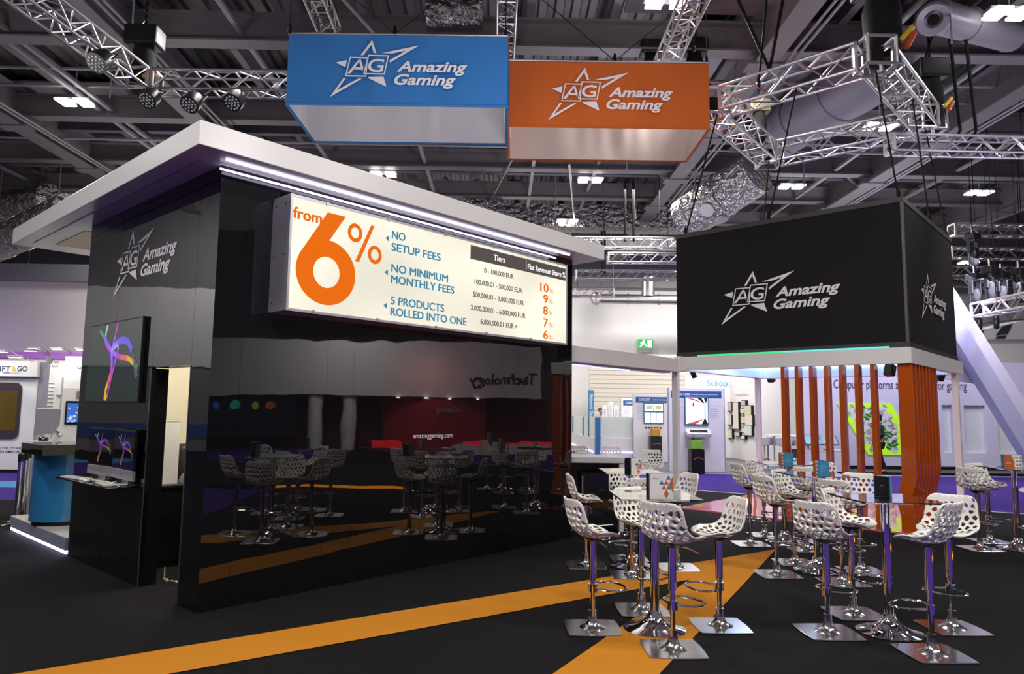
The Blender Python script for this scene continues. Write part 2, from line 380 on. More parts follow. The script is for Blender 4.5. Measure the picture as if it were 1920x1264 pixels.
M().cyl(atY(1215, 556, 31.5), atY(1215, 520, 31.5), .3, 16).build('riser_pipe', ALU, t, smooth=True, world=True)
p = atY(1118, 560, 31.5); M().lathe([(.05, -.3), (.24, -.2), (.3, 0), (.24, .2), (.05, .3)], 16).build('end_bend', ALU, t, smooth=True)
p = at(1640, 140, 9.2); q = at(1455, 250, 9.2)
duct([at(1665, 120, 8.9), at(1440, 262, 8.9)], .65, 'wide pale lilac air duct running away above the square truss', mt=mat('lilac_duct', (.20, .185, .23), .6), n=24)
# exit sign on the far wall
p = atY(1210, 645, 33.9)
t = T('exit_sign', 'green running-man exit sign on the far white wall', 'exit sign', p)
mb = M(); mb.box(-.36, .36, -.12, 0, -.42, -.22); mb.build('backing_plate', GREY, t)
M().box(-.36, .36, -.1, 0, -.22, .22).build('sign_face', mat('exit_green', (.02, .35, .09), .4, emit=(.03, .5, .12), es=.6), t)
mb = M(); f = (0, -.104, 0)
mb.flat([(-.3, -.15), (-.22, -.15), (-.1, .0), (-.02, -.12), (.05, -.12), (-.03, .04), (-.1, .1), (-.18, .1), (-.27, .03), (-.25, 0), (-.17, .05)], f, X3, Z3)
mb.flat([(-.1+.05*math.cos(k), .16+.05*math.sin(k)) for k in [i*math.pi/5 for i in range(10)]], f, X3, Z3)
mb.flat([(.08, -.18), (.3, -.18), (.3, .18), (.08, .18)], f, X3, Z3)
mb.build('pictogram', mat('exit_white', (.9, .9, .8), .5, emit=(.9, 1, .8), es=.9), t)
# ================================================================ trusses, hoists, lamps in the roof
def truss(p, q, s, label, r=.025, up=Z3, mt=ALU, grp='aluminium box trusses', step=None):
    p, q = Vector(p), Vector(q); t = T('lighting_truss', label, 'truss', (p+q)/2, 0, grp)
    d = q-p; L = d.length; d.normalize(); a = d.cross(Z3).normalized(); b = a.cross(d)
    cs = [a*i*s/2+b*j*s/2 for i, j in ((-1, -1), (1, -1), (1, 1), (-1, 1))]
    for c in cs: M().cyl(p+c, q+c, r, 8).build('chord', mt, t, smooth=True, world=True)
    mb = M(); n = max(2, round(L/(step or s*1.05))); rr = r*.55
    for k in range(n):
        u, w, h = p+d*(L*k/n), p+d*(L*(k+1)/n), p+d*(L*(k+.5)/n)
        for i in range(4):
            c, e = cs[i], cs[(i+1) % 4]
            if k % 2: c, e = e, c
            mb.cyl(u+c, w+e, rr, 5, caps=False)
            if i % 2 == 0: mb.cyl(u+c, u+e, rr, 5, caps=False)
    mb.build('lacing', mt, t, smooth=True, world=True)
    for o in (p, q):
        mb = M()
        for i in range(4): mb.bar(o+cs[i], o+cs[(i+1) % 4], .05, .05)
        mb.build('end_frame', mt, t, world=True)
    return t
zz = 7.2
A0 = at(272, 155, zz); A1 = at(65, 0, zz); A2 = at(560, 160, zz)
dd = (A1-A0).normalized()
truss(A0+dd*.2, A1+dd*1.6, .34, 'aluminium truss running from the top left edge to the black hoist')
truss(A0+Vector((.2, 0, 0)), A2+Vector((-.02, 0, 0)), .34, 'level aluminium truss that meets the blue banner from the left')
truss(at(622, 66, 8.9), at(560, -90, 8.9), .34, 'steep aluminium truss above the blue banner near its left half')
truss(at(947, 115, 8.9), at(952, -60, 8.9), .34, 'aluminium truss running away above the gap between the two banners')
truss(at(1243, 130, 8.3), at(1318, -40, 8.3), .34, 'slanting aluminium truss above the right half of the orange banner')
N_, Wc, E_, S_ = at(1640, 105, 7.2), at(1338, 197, 7.2), at(1740, 228, 7.2), at(1442, 292, 7.2)
def corner(p): return p
g = 'trusses of the raised square rig'
def sq(p, q, lb): d = (q-p).normalized(); return truss(p+d*.22, q-d*.22, .42, lb, r=.028, grp=g)
sq(Wc, N_, 'near left side of the raised square truss over the black sign')
sq(N_, E_, 'near right side of the raised square truss beside a black hoist')
sq(Wc, S_, 'far left side of the raised square truss, next to the orange banner')
sq(S_, E_, 'far right side of the raised square truss')
for p, lb in ((N_, 'topmost'), (Wc, 'left-hand'), (E_, 'right-hand'), (S_, 'lowest')):
    t = T('truss_corner', f'{lb} corner block of the raised square truss', 'truss corner', p, 0, 'corner blocks of the square truss')
    mb = M(); s = .22
    for i in (-s, s):
        for j in (-s, s):
            mb.cyl((i, j, -s), (i, j, s), .028, 8)
            mb.cyl((i, -s, j), (i, s, j), .028, 8); mb.cyl((-s, i, j), (s, i, j), .028, 8)
    mb.build('corner_tubes', ALU, t, smooth=True)
    M().box(-.1, .1, -.1, .1, -.12, .12).build('clamp_block', BLACKM, t, bevel=.02)
a = at(1668, 272, 6.6); truss(a, a+Vector((9, 0, 0)), .3, 'horizontal aluminium truss right of the black sign, hung from two black straps')
far = [(1078, 455, 1290, 458, 22, 'upper far truss behind the kiosk canopy tip'), (1140, 484, 1290, 485, 24, 'second far truss down behind the kiosk canopy tip'), (1080, 516, 1290, 517, 26, 'third far truss down, in front of the far white wall'), (1060, 548, 1150, 549, 29, 'lowest far truss beside the thin silver pipe'),
       (1785, 432, 1960, 434, 20, 'topmost far truss at the right edge'), (1780, 474, 1960, 478, 22, 'second far truss down at the right edge'), (1780, 508, 1960, 510, 25, 'third far truss down at the right edge'), (1780, 530, 1960, 532, 27, 'fourth far truss down at the right edge')]
for x0, y0, x1, y1, Y, lb in far:
    p, q = atY(x0, y0, Y), atY(x1, y1, Y); tr = truss(p, q, .32, lb, r=.03, grp='far trusses')
    for f in (.25, .75): c = p.lerp(q, f); M().cyl(c+Z3*.16, (c.x, c.y, 10.2), .012, 6).build('suspension_wire', BLACKM, tr, world=True)
pt_ = truss(atY(1833, 582, 18), atY(1965, 556, 15.5), .32, 'pale slanting truss low at the right edge above the white booth', r=.03, mt=mat('pale_truss', (.7, .66, .58), .4, .4))
for f in (.3, .8): c = atY(1833, 582, 18).lerp(atY(1965, 556, 15.5), f); M().cyl(c+Z3*.16, (c.x, c.y, 10.2), .012, 6).build('suspension_wire', BLACKM, pt_, world=True)
truss(atY(1815, 600, 21), atY(1965, 585, 21), .3, 'thin dark truss behind the pale slanting truss', r=.025)

def cable(pts, r, label, cat='cable', name='suspension_cable', m=BLACKM, grp=None):
    pts = [Vector(p) for p in pts]; t = T(name, label, cat, pts[-1], 0, grp)
    M().tube(pts, r, 6).build('wire_rope' if r < .02 else 'strap', m, t, smooth=True, world=True)
    mb = M(); p = pts[-1]; mb.lathe([(.012, -.03), (.03, 0), (.03, .08), (.012, .14)], 8); mb.build('shackle', BLACKM, t, smooth=True)
    return t
def hoist(p, label, sc=1., plug=True, up=None, body=None):
    t = T('chain_hoist', label, 'hoist', p, 0, 'chain hoists')
    M().box(-.3*sc, .3*sc, -.2*sc, .2*sc, .1*sc, .48*sc).build('motor_body', body or BLACKP, t, bevel=.04*sc)
    M().lathe([(.17*sc, -.75*sc), (.2*sc, -.7*sc), (.22*sc, -.1*sc), (.16*sc, .1*sc)], 16).build('chain_bag', BLACKM, t, smooth=True)
    c = M()
    z = .48*sc; top = (up or 8.95)-p.z
    k = 0
    while z < top:
        c.bar((0, 0, z), (0, 0, z+.075), .045 if k % 2 else .015, .015 if k % 2 else .045, Y3); z += .06; k += 1
    c.build('chain', BLACKM, t)
    M().tube([(0, 0, .48*sc), (.06, 0, .56*sc), (0, 0, .66*sc), (-.06, 0, .56*sc)], .015, 6, True).build('hook', STEEL, t)
    if plug:
        M().cyl((.3*sc, -.15, -.35*sc), (.12*sc, -.2, -.55*sc), .035*sc, 10).build('plug', mat('yellow_plug', (.75, .52, .02), .4), t, smooth=True, label='yellow plug')
        M().cyl((.32*sc, -.15, -.42*sc), (.2*sc, -.2, -.62*sc), .035*sc, 10).build('plug', mat('red_plug', (.6, .09, .03), .4), t, smooth=True, label='red plug')
    return t
hoist(at(270, 100, 7.75), 'black chain hoist standing over the corner of the left truss', .95)
hoist(at(1745, 158, 7.9), 'black chain hoist with red plug beside the right corner of the square truss', .95)
hoist(at(1652, 8, 8.35), 'large black chain hoist at the top edge above the square truss', 1.35)
hoist(at(1423, 218, 7.9), 'gold-plated chain hoist above the lowest corner of the square truss', .72, False, body=mat('gold_plate', (.28, .24, .13), .35, .6))
hoist(atY(1222, 112, 13.9), 'black chain hoist directly above the orange banner', .8, False)
hoist(atY(1302, 110, 13.9), 'black chain hoist above the right end of the orange banner', .85, False)
def par(p, label, first=[]):
    if first: return dup(first[0], p, label)
    t = T('par_can', label, 'stage light', p, 0, 'led par lights under the left trusses')
    M().lathe([(.04, .15), (.13, .12), (.16, 0), (.16, -.14)], 20).build('lamp_housing', BLACKP, t, smooth=True)
    mb = M()
    for i in range(3):
        for k in range(1 if i == 0 else i*6):
            a = k*2*math.pi/max(1, i*6); mb.lathe([(.02, -.147), (.014, -.152)], 8, (i*.055*math.cos(a), i*.055*math.sin(a), 0))
    mb.build('led_lens', mat('grey_lens', (.4, .4, .45), .2), t)
    M().tube([(-.19, 0, -.02), (-.19, 0, .16), (0, 0, .26), (.19, 0, .16), (.19, 0, -.02)], .014, 6).build('yoke', BLACKP, t)
    t.rotation_euler = (R(-42), 0, R(-12)); first.append(t); return t
for x, y, lb in ((190, 112, 'led par light under the truss that slopes from the top left'), (283, 181, 'led par light under the hoist corner of the left truss'), (362, 190, 'led par light under the level left truss, third from the frame edge'), (442, 186, 'led par light under the level truss, next to the blue banner')):
    par(at(x, y, 6.85), lb)
# hanging cables of the square truss and the sign
for p, q, lb in ((at(1640, 120, 7.0), W(8.7, -3.15, 4.85), 'black chain from the topmost truss corner to the near corner of the black sign'),
                 (at(1345, 215, 7.0), W(8.75, .35, 4.85), 'dark cable from the left truss corner to the left end of the black sign'),
                 (at(1735, 240, 7.0), W(12.0, -3.15, 4.85), 'pale cable from the right truss corner to the right end of the black sign'),
                 (at(1442, 300, 7.0), W(11.9, .3, 4.85), 'dark cable from the lowest truss corner to the far corner of the black sign'),
                 (at(1493, 165, 7.1), W(8.7, -1.2, 4.85), 'cable dropping to the middle of the black sign front edge'),
                 (at(1710, 180, 7.1), W(10.4, -3.2, 4.85), 'cable dropping to the middle of the black sign right edge')):
    cable([p, q], .014, lb, grp='cables that carry the black sign')
for x, y, z, lb in ((1423, 160, 7.2, 'black lifting strap above the near left side of the square truss'), (1300, 95, 7.9, 'black lifting strap above the right end of the orange banner'), (1735, 120, 8.3, 'chain beside the right corner of the square truss')):
    p = at(x, y, z); cable([p+Vector((.2, 0, 9.0-z)), p+Z3*.1, p], .02, lb, cat='strap')
a = at(1650, 28, 7.9)
cable([at(1375, -20, 9.0), at(1443, 132, 7.45)], .03, 'thick black strap slanting down to the left side of the square truss', cat='strap')
cable([at(1470, -10, 9.0), at(1443, 130, 7.5)], .03, 'second black strap meeting the left side of the square truss', cat='strap')
for x in (1790, 1820):
    p = at(x, 268, 6.75); cable([p+Vector((0, 0, 2.3)), p+Vector((.12, 0, .25)), p], .03, f'black zigzag strap holding the right-hand horizontal truss, {"first" if x < 1800 else "second"} from the square truss', cat='strap')
for x in (1172, 1188):
    p = atY(x, 452, 22); cable([p+Z3*2, p], .04, f'black strap on the upper far truss, {"left" if x < 1180 else "right"} one of the pair', cat='strap')
for x in (1128, 1134): p = atY(x, 512, 26); cable([p+Z3*1.6, p], .04, f'black strap on the third far truss, {"left" if x < 1130 else "right"} one of the pair', cat='strap')
# moving heads among the far trusses on the right
def mover(p, label, sc=1., first=[]):
    if first: o = dup(first[0], p, label); o.scale = (sc,)*3; return o
    t = T('moving_head_light', label, 'stage light', p, .4, 'moving head lights on the far right trusses')
    M().box(-.2, .2, -.18, .18, .5, .72).build('lamp_base', BLACKP, t, bevel=.03)
    for s in (-1, 1): M().box(s*.2-.03, s*.2+.03, -.07, .07, .05, .52).build('yoke_arm', BLACKP, t, bevel=.02)
    M().lathe([(.1, -.38), (.15, -.3), (.16, .05), (.12, .22), (.04, .28)], 18).build('lamp_head', BLACKP, t, smooth=True)
    M().lathe([(.09, -.385), (.06, -.39)], 16).build('lens', mat('lens_glass', (.03, .03, .05), .2), t)
    M().bar((0, 0, .72), (0, 0, .98), .05, .05).build('hook_clamp', STEEL, t); M().cyl((0, 0, .98), (0, 0, 5.2), .008, 6).build('suspension_wire', BLACKM, t)
    t.scale = (sc,)*3; first.append(t); return t
for x, y, Y, sc, lb in ((1825, 478, 19, 1, 'uppermost moving head light right of the black sign'), (1829, 556, 18, 1, 'moving head light nearest the black sign, hanging low'), (1858, 545, 18, 1.05, 'moving head light second from the black sign in the low row'), (1879, 552, 18, 1, 'moving head light third from the black sign in the low row'), (1912, 546, 18, 1, 'moving head light at the right edge of the low row'), (1857, 566, 21, .8, 'small moving head light behind the low row'), (1835, 606, 20.5, .7, 'small dark lamp on the thin dark truss, left one'), (1868, 605, 20.5, .6, 'small dark lamp on the thin dark truss, right one')):
    mover(atY(x, y, Y), lb, sc*.82)
# ================================================================ logo shared by the stand
def logo(mb, o, ex, ey, w):
    """star emblem with AG boxes and two lines of lettering; o = lower left tip, w = total width"""
    s = w/1720.0; o, ex, ey = Vector(o), Vector(ex), Vector(ey)
    def P(pts): mb.flat([(x*s, (860-y)*s) for x, y in pts][::-1], o, ex, ey)
    P([(368, 303), (508, 95), (508, 150), (402, 303)]); P([(508, 95), (565, 272), (533, 272), (497, 165), (500, 107)])
    P([(50, 405), (197, 370), (180, 465)])
    P([(640, 270), (1110, 162), (940, 236), (770, 275)]); P([(1110, 162), (737, 400), (740, 362), (940, 236)])
    P([(160, 610), (190, 610), (85, 770), (0, 860)]); P([(0, 860), (85, 770), (350, 612), (395, 612)])
    P([(472, 590), (665, 583), (707, 715), (472, 605)])
    def frame(q, t=13):
        c = (sum(x for x, y in q)/4, sum(y for x, y in q)/4)
        for i in range(4):
            a, b = q[i], q[(i+1) % 4]
            ia = tuple(p+(cc-p)*t/110 for p, cc in zip(a, c)); ib = tuple(p+(cc-p)*t/110 for p, cc in zip(b, c)); P([a, b, ib, ia])
    frame([(232, 325), (462, 330), (450, 587), (180, 585)]); frame([(463, 295), (728, 299), (680, 557), (408, 553)])
    P([(345, 360), (372, 360), (250, 545), (205, 550)]); P([(345, 360), (372, 360), (408, 470), (395, 525), (362, 420)]); P([(290, 465), (385, 465), (392, 495), (270, 495)])
    mb.text('G', o+ex*(465*s)+ey*((860-520)*s), ex, ey, 205*s, 178*s, .012, .1)
    mb.text('Amazing', o+ex*(830*s)+ey*((860-510)*s), ex, ey, 890*s, 140*s, .028, .28)
    mb.text('Gaming', o+ex*(800*s)+ey*((860-683)*s), ex, ey, 780*s, 140*s, .028, .28)
# ================================================================ black kiosk with white canopy
KT = T('exhibition_kiosk', 'glossy black kiosk with a flat white overhanging canopy and an open doorway', 'exhibition stand', K0, ANG)
H = 3.7
for a, b in ((0, .372), (1.21, 2.2), (2.203, 3.19)):
    M().box(0, .04, a, b-.002, 0, H).build('side_panel', BLACKG, KT)
M().box(0, .04, .374, 1.208, 2.005, H).build('side_panel', BLACKG, KT, label='panel over the doorway')
se = [0.0, .257, 1.12, 1.42, 3.544, 3.83, 4.76, 4.92]
for i in range(7):
    p = M().box(se[i]+(.04 if i == 0 else .001), se[i+1]-.001, 0, .04, 0, H).build('front_panel', BLACKG, KT)
M().box(4.88, 4.92, .04, 3.19, 0, H).build('end_panel', BLACKG, KT)
M().box(.04, 4.88, 3.15, 3.19, 0, H).build('rear_panel', mat('beige_wall', (.72, .66, .52), .8), KT)
M().box(.04, .16, .30, .371, 0, 2.0).build('door_jamb', BLACKP, KT); M().box(.04, .16, 1.211, 1.28, 0, 2.0).build('door_jamb', BLACKP, KT)
M().box(.04, .16, .371, 1.211, 2.005, 2.06).build('door_jamb', BLACKP, KT)
mb = M(); mb.cyl((-.008, 1.216, 1.22), (-.008, 1.216, 1.32), .01, 8); mb.box(-.012, 0, 1.2, 1.235, 1.22, 1.32); mb.build('door_hinge', STEEL, KT)
M().box(-.006, .002, 1.2095, 1.216, 0, 2.0).build('edge_trim', ALU, KT); M().box(-.006, .002, .3665, .373, 0, 2.0).build('edge_trim', ALU, KT)
M().box(1.9, 1.94, .04, 3.15, 0, H).build('inner_partition', mat('beige_wall'), KT)
M().box(.04, 4.88, .04, 3.15, 3.6, 3.64).build('inner_ceiling', BLACKM, KT)
M().box(-.35, 5.2, -.335, 5.05, 3.7, 3.9).build('canopy', WHITE, KT, bevel=.006)
M().box(.02, .5, 3.5, 4.6, 3.692, 3.705).build('soffit_panel', mat('cream_panel', (.85, .78, .62), .6), KT)
LED = mat('white_led', (1, 1, 1), .5, emit=(.80, .74, 1), es=3.2)
for x0, x1, y0, y1, z0, z1 in ((-.05, 4.62, -.19, -.165, 3.685, 3.702), (-.02, 4.55, -.012, 0, 3.655, 3.67)):
    M().box(x0, x1, y0, y1, z0, z1).build('led_strip', LED, KT, label='lit white led strip')
M().box(-.195, -.17, 0, 4.7, 3.692, 3.702).build('led_strip', mat('led_off', (.5, .46, .52), .3), KT, label='unlit led strip on the left soffit')
mb = M(); logo(mb, (-.003, 2.352, 2.774), -Y3, Z3, 1.54); 
for i in range(len(mb.v)): mb.v[i].z = 2.774+(mb.v[i].z-2.774)*.97
mb.build('logo', LOGOW, KT, label='white star logo')
mb = M().text('amazinggaming.com', (2.187, -.003, 1.346), X3, Z3, .566, .052, 0.004); mb.build('web_address', LOGOW, KT, label='white web address lettering')
# shelf of the kiosk
M().box(-.285, 0, 1.285, 2.77, .885, .9).build('shelf', BLACKG, KT)
lamp('kiosk_room_lamp', 'AREA', W(.55, 1.2, 3.3), 85, (1, .92, .76), .4, aim=W(.9, 2.6, .9))

# light box
LB = T('lightbox_sign', 'backlit white price sign with the big orange 6 percent, mounted on the kiosk front', 'sign', W(2.46, -.3, 2.48), ANG)
def lbx(x): return x-2.46
u0, u1, z0, z1 = lbx(.485), lbx(4.42), 0, 1.03
SILV = mat('silver_frame', (.55, .53, .58), .35, .6)
M().box(u0, u1, .02, .3, z0, z1).build('sign_box', SILV, LB, bevel=.004)
mb = M(); t = .022
mb.box(u0, u1, -.004, .022, z1-t, z1); mb.box(u0, u1, -.004, .022, z0, z0+t); mb.box(u0, u0+t, -.004, .022, z0+t, z1-t); mb.box(u1-t, u1, -.004, .022, z0+t, z1-t)
mb.build('sign_frame', SILV, LB)
fm = mat('lit_acrylic', (.25, .25, .22), .4, emit=(1, .96, .78), es=.80)
nt = fm.node_tree; tc = nt.nodes.new('ShaderNodeTexCoord'); mp = nt.nodes.new('ShaderNodeTexNoise'); mp.inputs['Scale'].default_value = 1.1; mp.inputs['Detail'].default_value = 0
rp = nt.nodes.new('ShaderNodeMapRange'); rp.inputs[1].default_value = .3; rp.inputs[2].default_value = .7; rp.inputs[3].default_value = .66; rp.inputs[4].default_value = .92
nt.links.new(tc.outputs['Object'], mp.inputs['Vector']); nt.links.new(mp.outputs['Fac'], rp.inputs[0]); nt.links.new(rp.outputs[0], nt.nodes['Principled BSDF'].inputs['Emission Strength'])
M().box(u0+t, u1-t, .002, .02, z0+t, z1-t).build('lit_panel', fm, LB)
FY = 0.0
def LX(x, z): return Vector((x-2.46, FY, z-2.48))
LOR = mat('lit_orange', (0, 0, 0), .7, spec=.1, emit=(.84, .155, .004), es=1); LBL = mat('lit_blue', (0, 0, 0), .7, spec=.1, emit=(.05, .245, .40), es=.95)
LDK = mat('lit_dark', (.04, .035, .03), .5, emit=(.03, .025, .02), es=.5); LBN = mat('lit_brown', (.05, .04, .035), .5, emit=(.06, .048, .045), es=.7)
LWT = mat('lit_white', (.9, .9, .9), .5, emit=(.9, .9, .88), es=.7)
mb = M().text('from', LX(.515, 3.30), X3, Z3, .285, .105, 0, multi=.05); mb.build('price_lettering', LOR, LB, label='orange lettering')
mb = M()                                     # the big 6
cx, cz, ro, ri = .873, 2.868, .312, .138
N = 40; out = [(cx+ro*1.0*math.cos(a), cz+.298*math.sin(a)) for a in [2*math.pi*i/N for i in range(N)]]; inn = [(cx+ri*math.cos(a), cz+.142*math.sin(a)) for a in [2*math.pi*i/N for i in range(N)]]
for i in range(N):
    j = (i+1) % N; mb.quad(LX(*out[i]), LX(*out[j]), LX(*inn[j]), LX(*inn[i]))
def off(p): return LX(*p)+Vector((0, -.001, 0))
mb.quad(off((.615, 3.035)), off((.775, 2.99)), off((1.055, 3.42)), off((.86, 3.42)))
mb.quad(off((.605, 3.02)), off((.578, 2.95)), off((.72, 2.95)), off((.80, 3.03)))
mb.quad(off((.60, 3.01)), off((.80, 3.0)), off((.92, 3.12)), off((.68, 3.13)))
mb.build('big_digit', LOR, LB, label='large orange digit 6')
mb = M()
for cx, cz in ((1.165, 3.29), (1.40, 3.12)):
    for i in range(28):
        a, b = 2*math.pi*i/28, 2*math.pi*(i+1)/28
        mb.quad(LX(cx+.082*math.cos(a), cz+.09*math.sin(a)), LX(cx+.082*math.cos(b), cz+.09*math.sin(b)), LX(cx+.045*math.cos(b), cz+.052*math.sin(b)), LX(cx+.045*math.cos(a), cz+.052*math.sin(a)))
mb.quad(LX(1.175, 3.02), LX(1.22, 3.02), LX(1.385, 3.40), LX(1.345, 3.40))
mb.build('percent_sign', LOR, LB, label='orange percent sign')
mb = M()
for s, x, z, w in (('NO', 1.60, 3.322, .165), ('SETUP FEES', 1.60, 3.20, .645), ('NO MINIMUM', 1.605, 2.99, .75), ('MONTHLY FEES', 1.605, 2.878, .845), ('5 PRODUCTS', 1.61, 2.667, .70), ('ROLLED INTO ONE', 1.61, 2.558, 1.03)):
    mb.text(s, LX(x, z), X3, Z3, w, .082, 0, multi=.045)
for z in (3.31, 2.972, 2.645): mb.flat([(-.055, 0), (-.012, -.03), (-.012, .03)], LX(1.575, z), X3, Z3)
mb.build('benefit_lettering', LBL, LB, label='blue capital lettering')
M().box(lbx(2.685), lbx(4.385), -.002, .001, 3.30-2.48, 3.455-2.48).build('table_header', LBN, LB, label='dark brown header bar')
mb = M(); FY = -.004
mb.text('Tiers', LX(3.05, 3.345), X3, Z3, .19, .07, 0, multi=.03); mb.text('Flat Revenue Share %', LX(3.645, 3.338), X3, Z3, .725, .066, 0, multi=.03); mb.quad(LX(3.61, 3.32), LX(3.616, 3.32), LX(3.616, 3.44), LX(3.61, 3.44))
mb.build('header_lettering', LWT, LB); FY = 0.
mb = M()
for s, x, z, w in (('0 - 100,000 EUR', 2.904, 3.178, .49), ('100,000.01 - 500,000 EUR', 2.756, 3.032, .79), ('500,000.01 - 3,000,000 EUR', 2.735, 2.888, .845), ('3,000,000.01 - 6,000,000 EUR', 2.706, 2.738, .905), ('6,000,000.01 EUR +', 2.859, 2.597, .61)):
    mb.text(s, LX(x, z), X3, Z3, w, .058, 0, multi=.03)
mb.build('tier_lettering', LDK, LB, label='dark tier lettering')
mb = M()
for s, x, z in (('10', 3.885, 3.105), ('9', 3.945, 2.968), ('8', 3.945, 2.825), ('7', 3.95, 2.675), ('6', 3.95, 2.525)):
    w = .155 if s == '10' else .085
    mb.text(s, LX(x, z), X3, Z3, w, .105, 0, multi=.05); mb.text('%', LX(x+w+.015, z), X3, Z3, .085, .055, 0)
mb.build('share_lettering', LOR, LB, label='orange percentages')
mb = M()
for x in (.75, 1.45, 2.2, 2.95, 3.7): 
    mb.box(lbx(x)-.012, lbx(x)+.012, -.012, 0, -.004, .03); mb.box(lbx(x+.1)-.012, lbx(x+.1)+.012, -.012, 0, z1-.03, z1+.004)
mb.build('frame_clip', ALU, LB)
mb = M()
for y in (.08, .24):
    for z in (.08, .5, .95): mb.cyl((u0-.003, y, z), (u0+.001, y, z), .008, 8)
mb.build('screw_head', BLACKP, LB)

# picture of coloured light swirls (screens)
def swirl(mb, mats_, o, ex, ey, w, h, small=False):
    """ribbons of light on a screen; coordinates 0..1"""
    def rib(pts, wd, cols):
        n = 24; P = []
        for i in range(n+1):
            t = i/n*(len(pts)-1); k = min(int(t), len(pts)-2); f = t-k
            a = pts[max(0, k-1)]; b = pts[k]; c = pts[k+1]; d = pts[min(len(pts)-1, k+2)]
            P.append(tuple(.5*((2*b[j])+(-a[j]+c[j])*f+(2*a[j]-5*b[j]+4*c[j]-d[j])*f*f+(-a[j]+3*b[j]-3*c[j]+d[j])*f**3) for j in (0, 1)))
        for i in range(n):
            (x0, y0), (x1, y1) = P[i], P[i+1]; dx, dy = (x1-x0)*w, (y1-y0)*h; l = math.hypot(dx, dy) or 1; nx, ny = -dy/l*wd*.75, dx/l*wd*.75
            mb.k = cols[min(len(cols)-1, int(i/n*len(cols)))]
            q = [(x0*w+nx, y0*h+ny), (x0*w-nx, y0*h-ny), (x1*w-nx, y1*h-ny), (x1*w+nx, y1*h+ny)]
            mb.add([Vector(o)+Vector(ex)*a+Vector(ey)*b for a, b in q], [(0, 1, 2, 3)])
    s = .35 if small else 1
    rib([(.22, .93), (.33, .82), (.42, .72), (.47, .64)], .03*s, [3, 0, 1]); rib([(.37, .99), (.34, .85), (.36, .74), (.45, .65)], .025*s, [5, 1, 2])
    rib([(.57, 1.0), (.53, .82), (.48, .66)], .022*s, [2, 1]); rib([(.47, .64), (.50, .5), (.49, .35), (.42, .15), (.41, .01)], .035*s, [1, 1, 2, 6, 4, 4])
    rib([(.47, .64), (.62, .75), (.78, .72), (.90, .5), (.96, .28)], .05*s, [1, 0, 0, 7, 7]); rib([(.47, .64), (.56, .70), (.60, .66), (.54, .42), (.46, .1), (.42, .01)], .018*s, [5, 5, 1, 2, 4])
    rib([(.48, .63), (.62, .56), (.8, .52), (.97, .40)], .035*s, [1, 2, 6, 4, 3])
EM = lambda n, c, e: mat('glow_'+n, (0, 0, 0), .3, emit=c, es=e)
SW = [EM('blue', (.16, .12, .75), .8), EM('violet', (.30, .12, .85), 1.), EM('magenta', (.55, .04, .55), .9), EM('teal', (.08, .45, .40), .5), EM('yellow', (.8, .42, .02), .9), EM('white', (.55, .6, .75), .8), EM('red', (.75, .13, .12), .9), EM('grey', (.12, .10, .16), .6)]
SWD = [mat('dim_'+m_.name, (0, 0, 0), .3, emit=tuple(m_.node_tree.nodes['Principled BSDF'].inputs['Emission Color'].default_value)[:3], es=.35) for m_ in SW]
TV = T('wall_screen', 'large black wall screen with coloured light ribbons on the kiosk side', 'screen', W(-.02, 2.14, 1.675), ANG)
M().box(-.015, .018, -.745, .745, 0, .835).build('screen_casing', BLACKP, TV, bevel=.004)
M().box(-.017, -.015, -.73, .73, .015, .82).build('screen_glass', mat('screen_dark', (.008, .012, .011), .05, emit=(.012, .022, .02), es=.9), TV)
mb = M(); swirl(mb, SW, (-.019, .73, .015), -Y3, Z3, 1.46, .805); mb.build('screen_picture', SW, TV)
mb = M(); mb.box(.018, .02, -.3, .3, .2, .6); mb.build('wall_bracket', BLACKM, TV)
# computers on the shelf
def computer(loc_, rz, label, size=(.60, .47), back_logo=False):
    t = T('desktop_computer', label, 'computer', loc_, rz, 'slim all-in-one computers')
    w, h = size
    M().box(-w/2, w/2, -.012, .012, .145, .145+h*.80).build('display', BLACKP, t, bevel=.004)
    M().box(-w/2, w/2, -.0125, .012, .05, .145).build('chin', mat('silver_alu', (.58, .56, .58), .35, .7), t, bevel=.004)
    M().box(-w/2+.012, w/2-.012, -.0135, -.0125, .16, .135+h*.78).build('display_glass', mat('screen_off', (.004, .004, .005), .04), t)
    mb = M(); swirl(mb, SW, (-w*.45, -.0145, .18), X3, Z3, w*.9, h*.62, True); mb.build('screen_picture', SWD, t)
    mb = M(); mb.ext([(.02, 0), (.03, 0), (.03, .30), (.012, .30), (.012, .2)], (-.09, 0, 0), Y3, Z3, (.18, 0, 0)); mb.box(-.095, .095, -.06, .10, 0, .007); mb.build('stand_foot', mat('silver_alu'), t)
    mb = M(); mb.flat([(.011*math.cos(a)*(1-.15*abs(math.sin(a))), .013*math.sin(a)) for a in [i*math.pi/8 for i in range(16)]], (0, -.0135, .097), X3, Z3); mb.flat([(0, .014), (.008, .024), (.006, .016)], (0, -.0135, .097), X3, Z3); mb.build('emblem', BLACKP, t)
    return t
computer(W(-.075, 2.14, .90), ANG-R(90)+.05, 'all-in-one computer with dark screen at the outer end of the black shelf')
computer(W(-.075, 1.53, .90), ANG-R(90)-.04, 'all-in-one computer with dark screen on the black shelf, beside the doorway')
def keyboard(loc_, rz, label):
    t = T('keyboard', label, 'keyboard', loc_, rz, 'white keyboards on the shelf')
    M().box(-.21, .21, -.06, .06, 0, .012).build('keyboard_base', mat('silver_alu'), t, bevel=.004)
    mb = M()
    for r_ in range(5):
        for c in range(14): mb.box(-.2+c*.0287, -.2+c*.0287+.024, -.052+r_*.0215, -.052+r_*.0215+.018, .012, .016)
    mb.build('keys', SHELL, t)
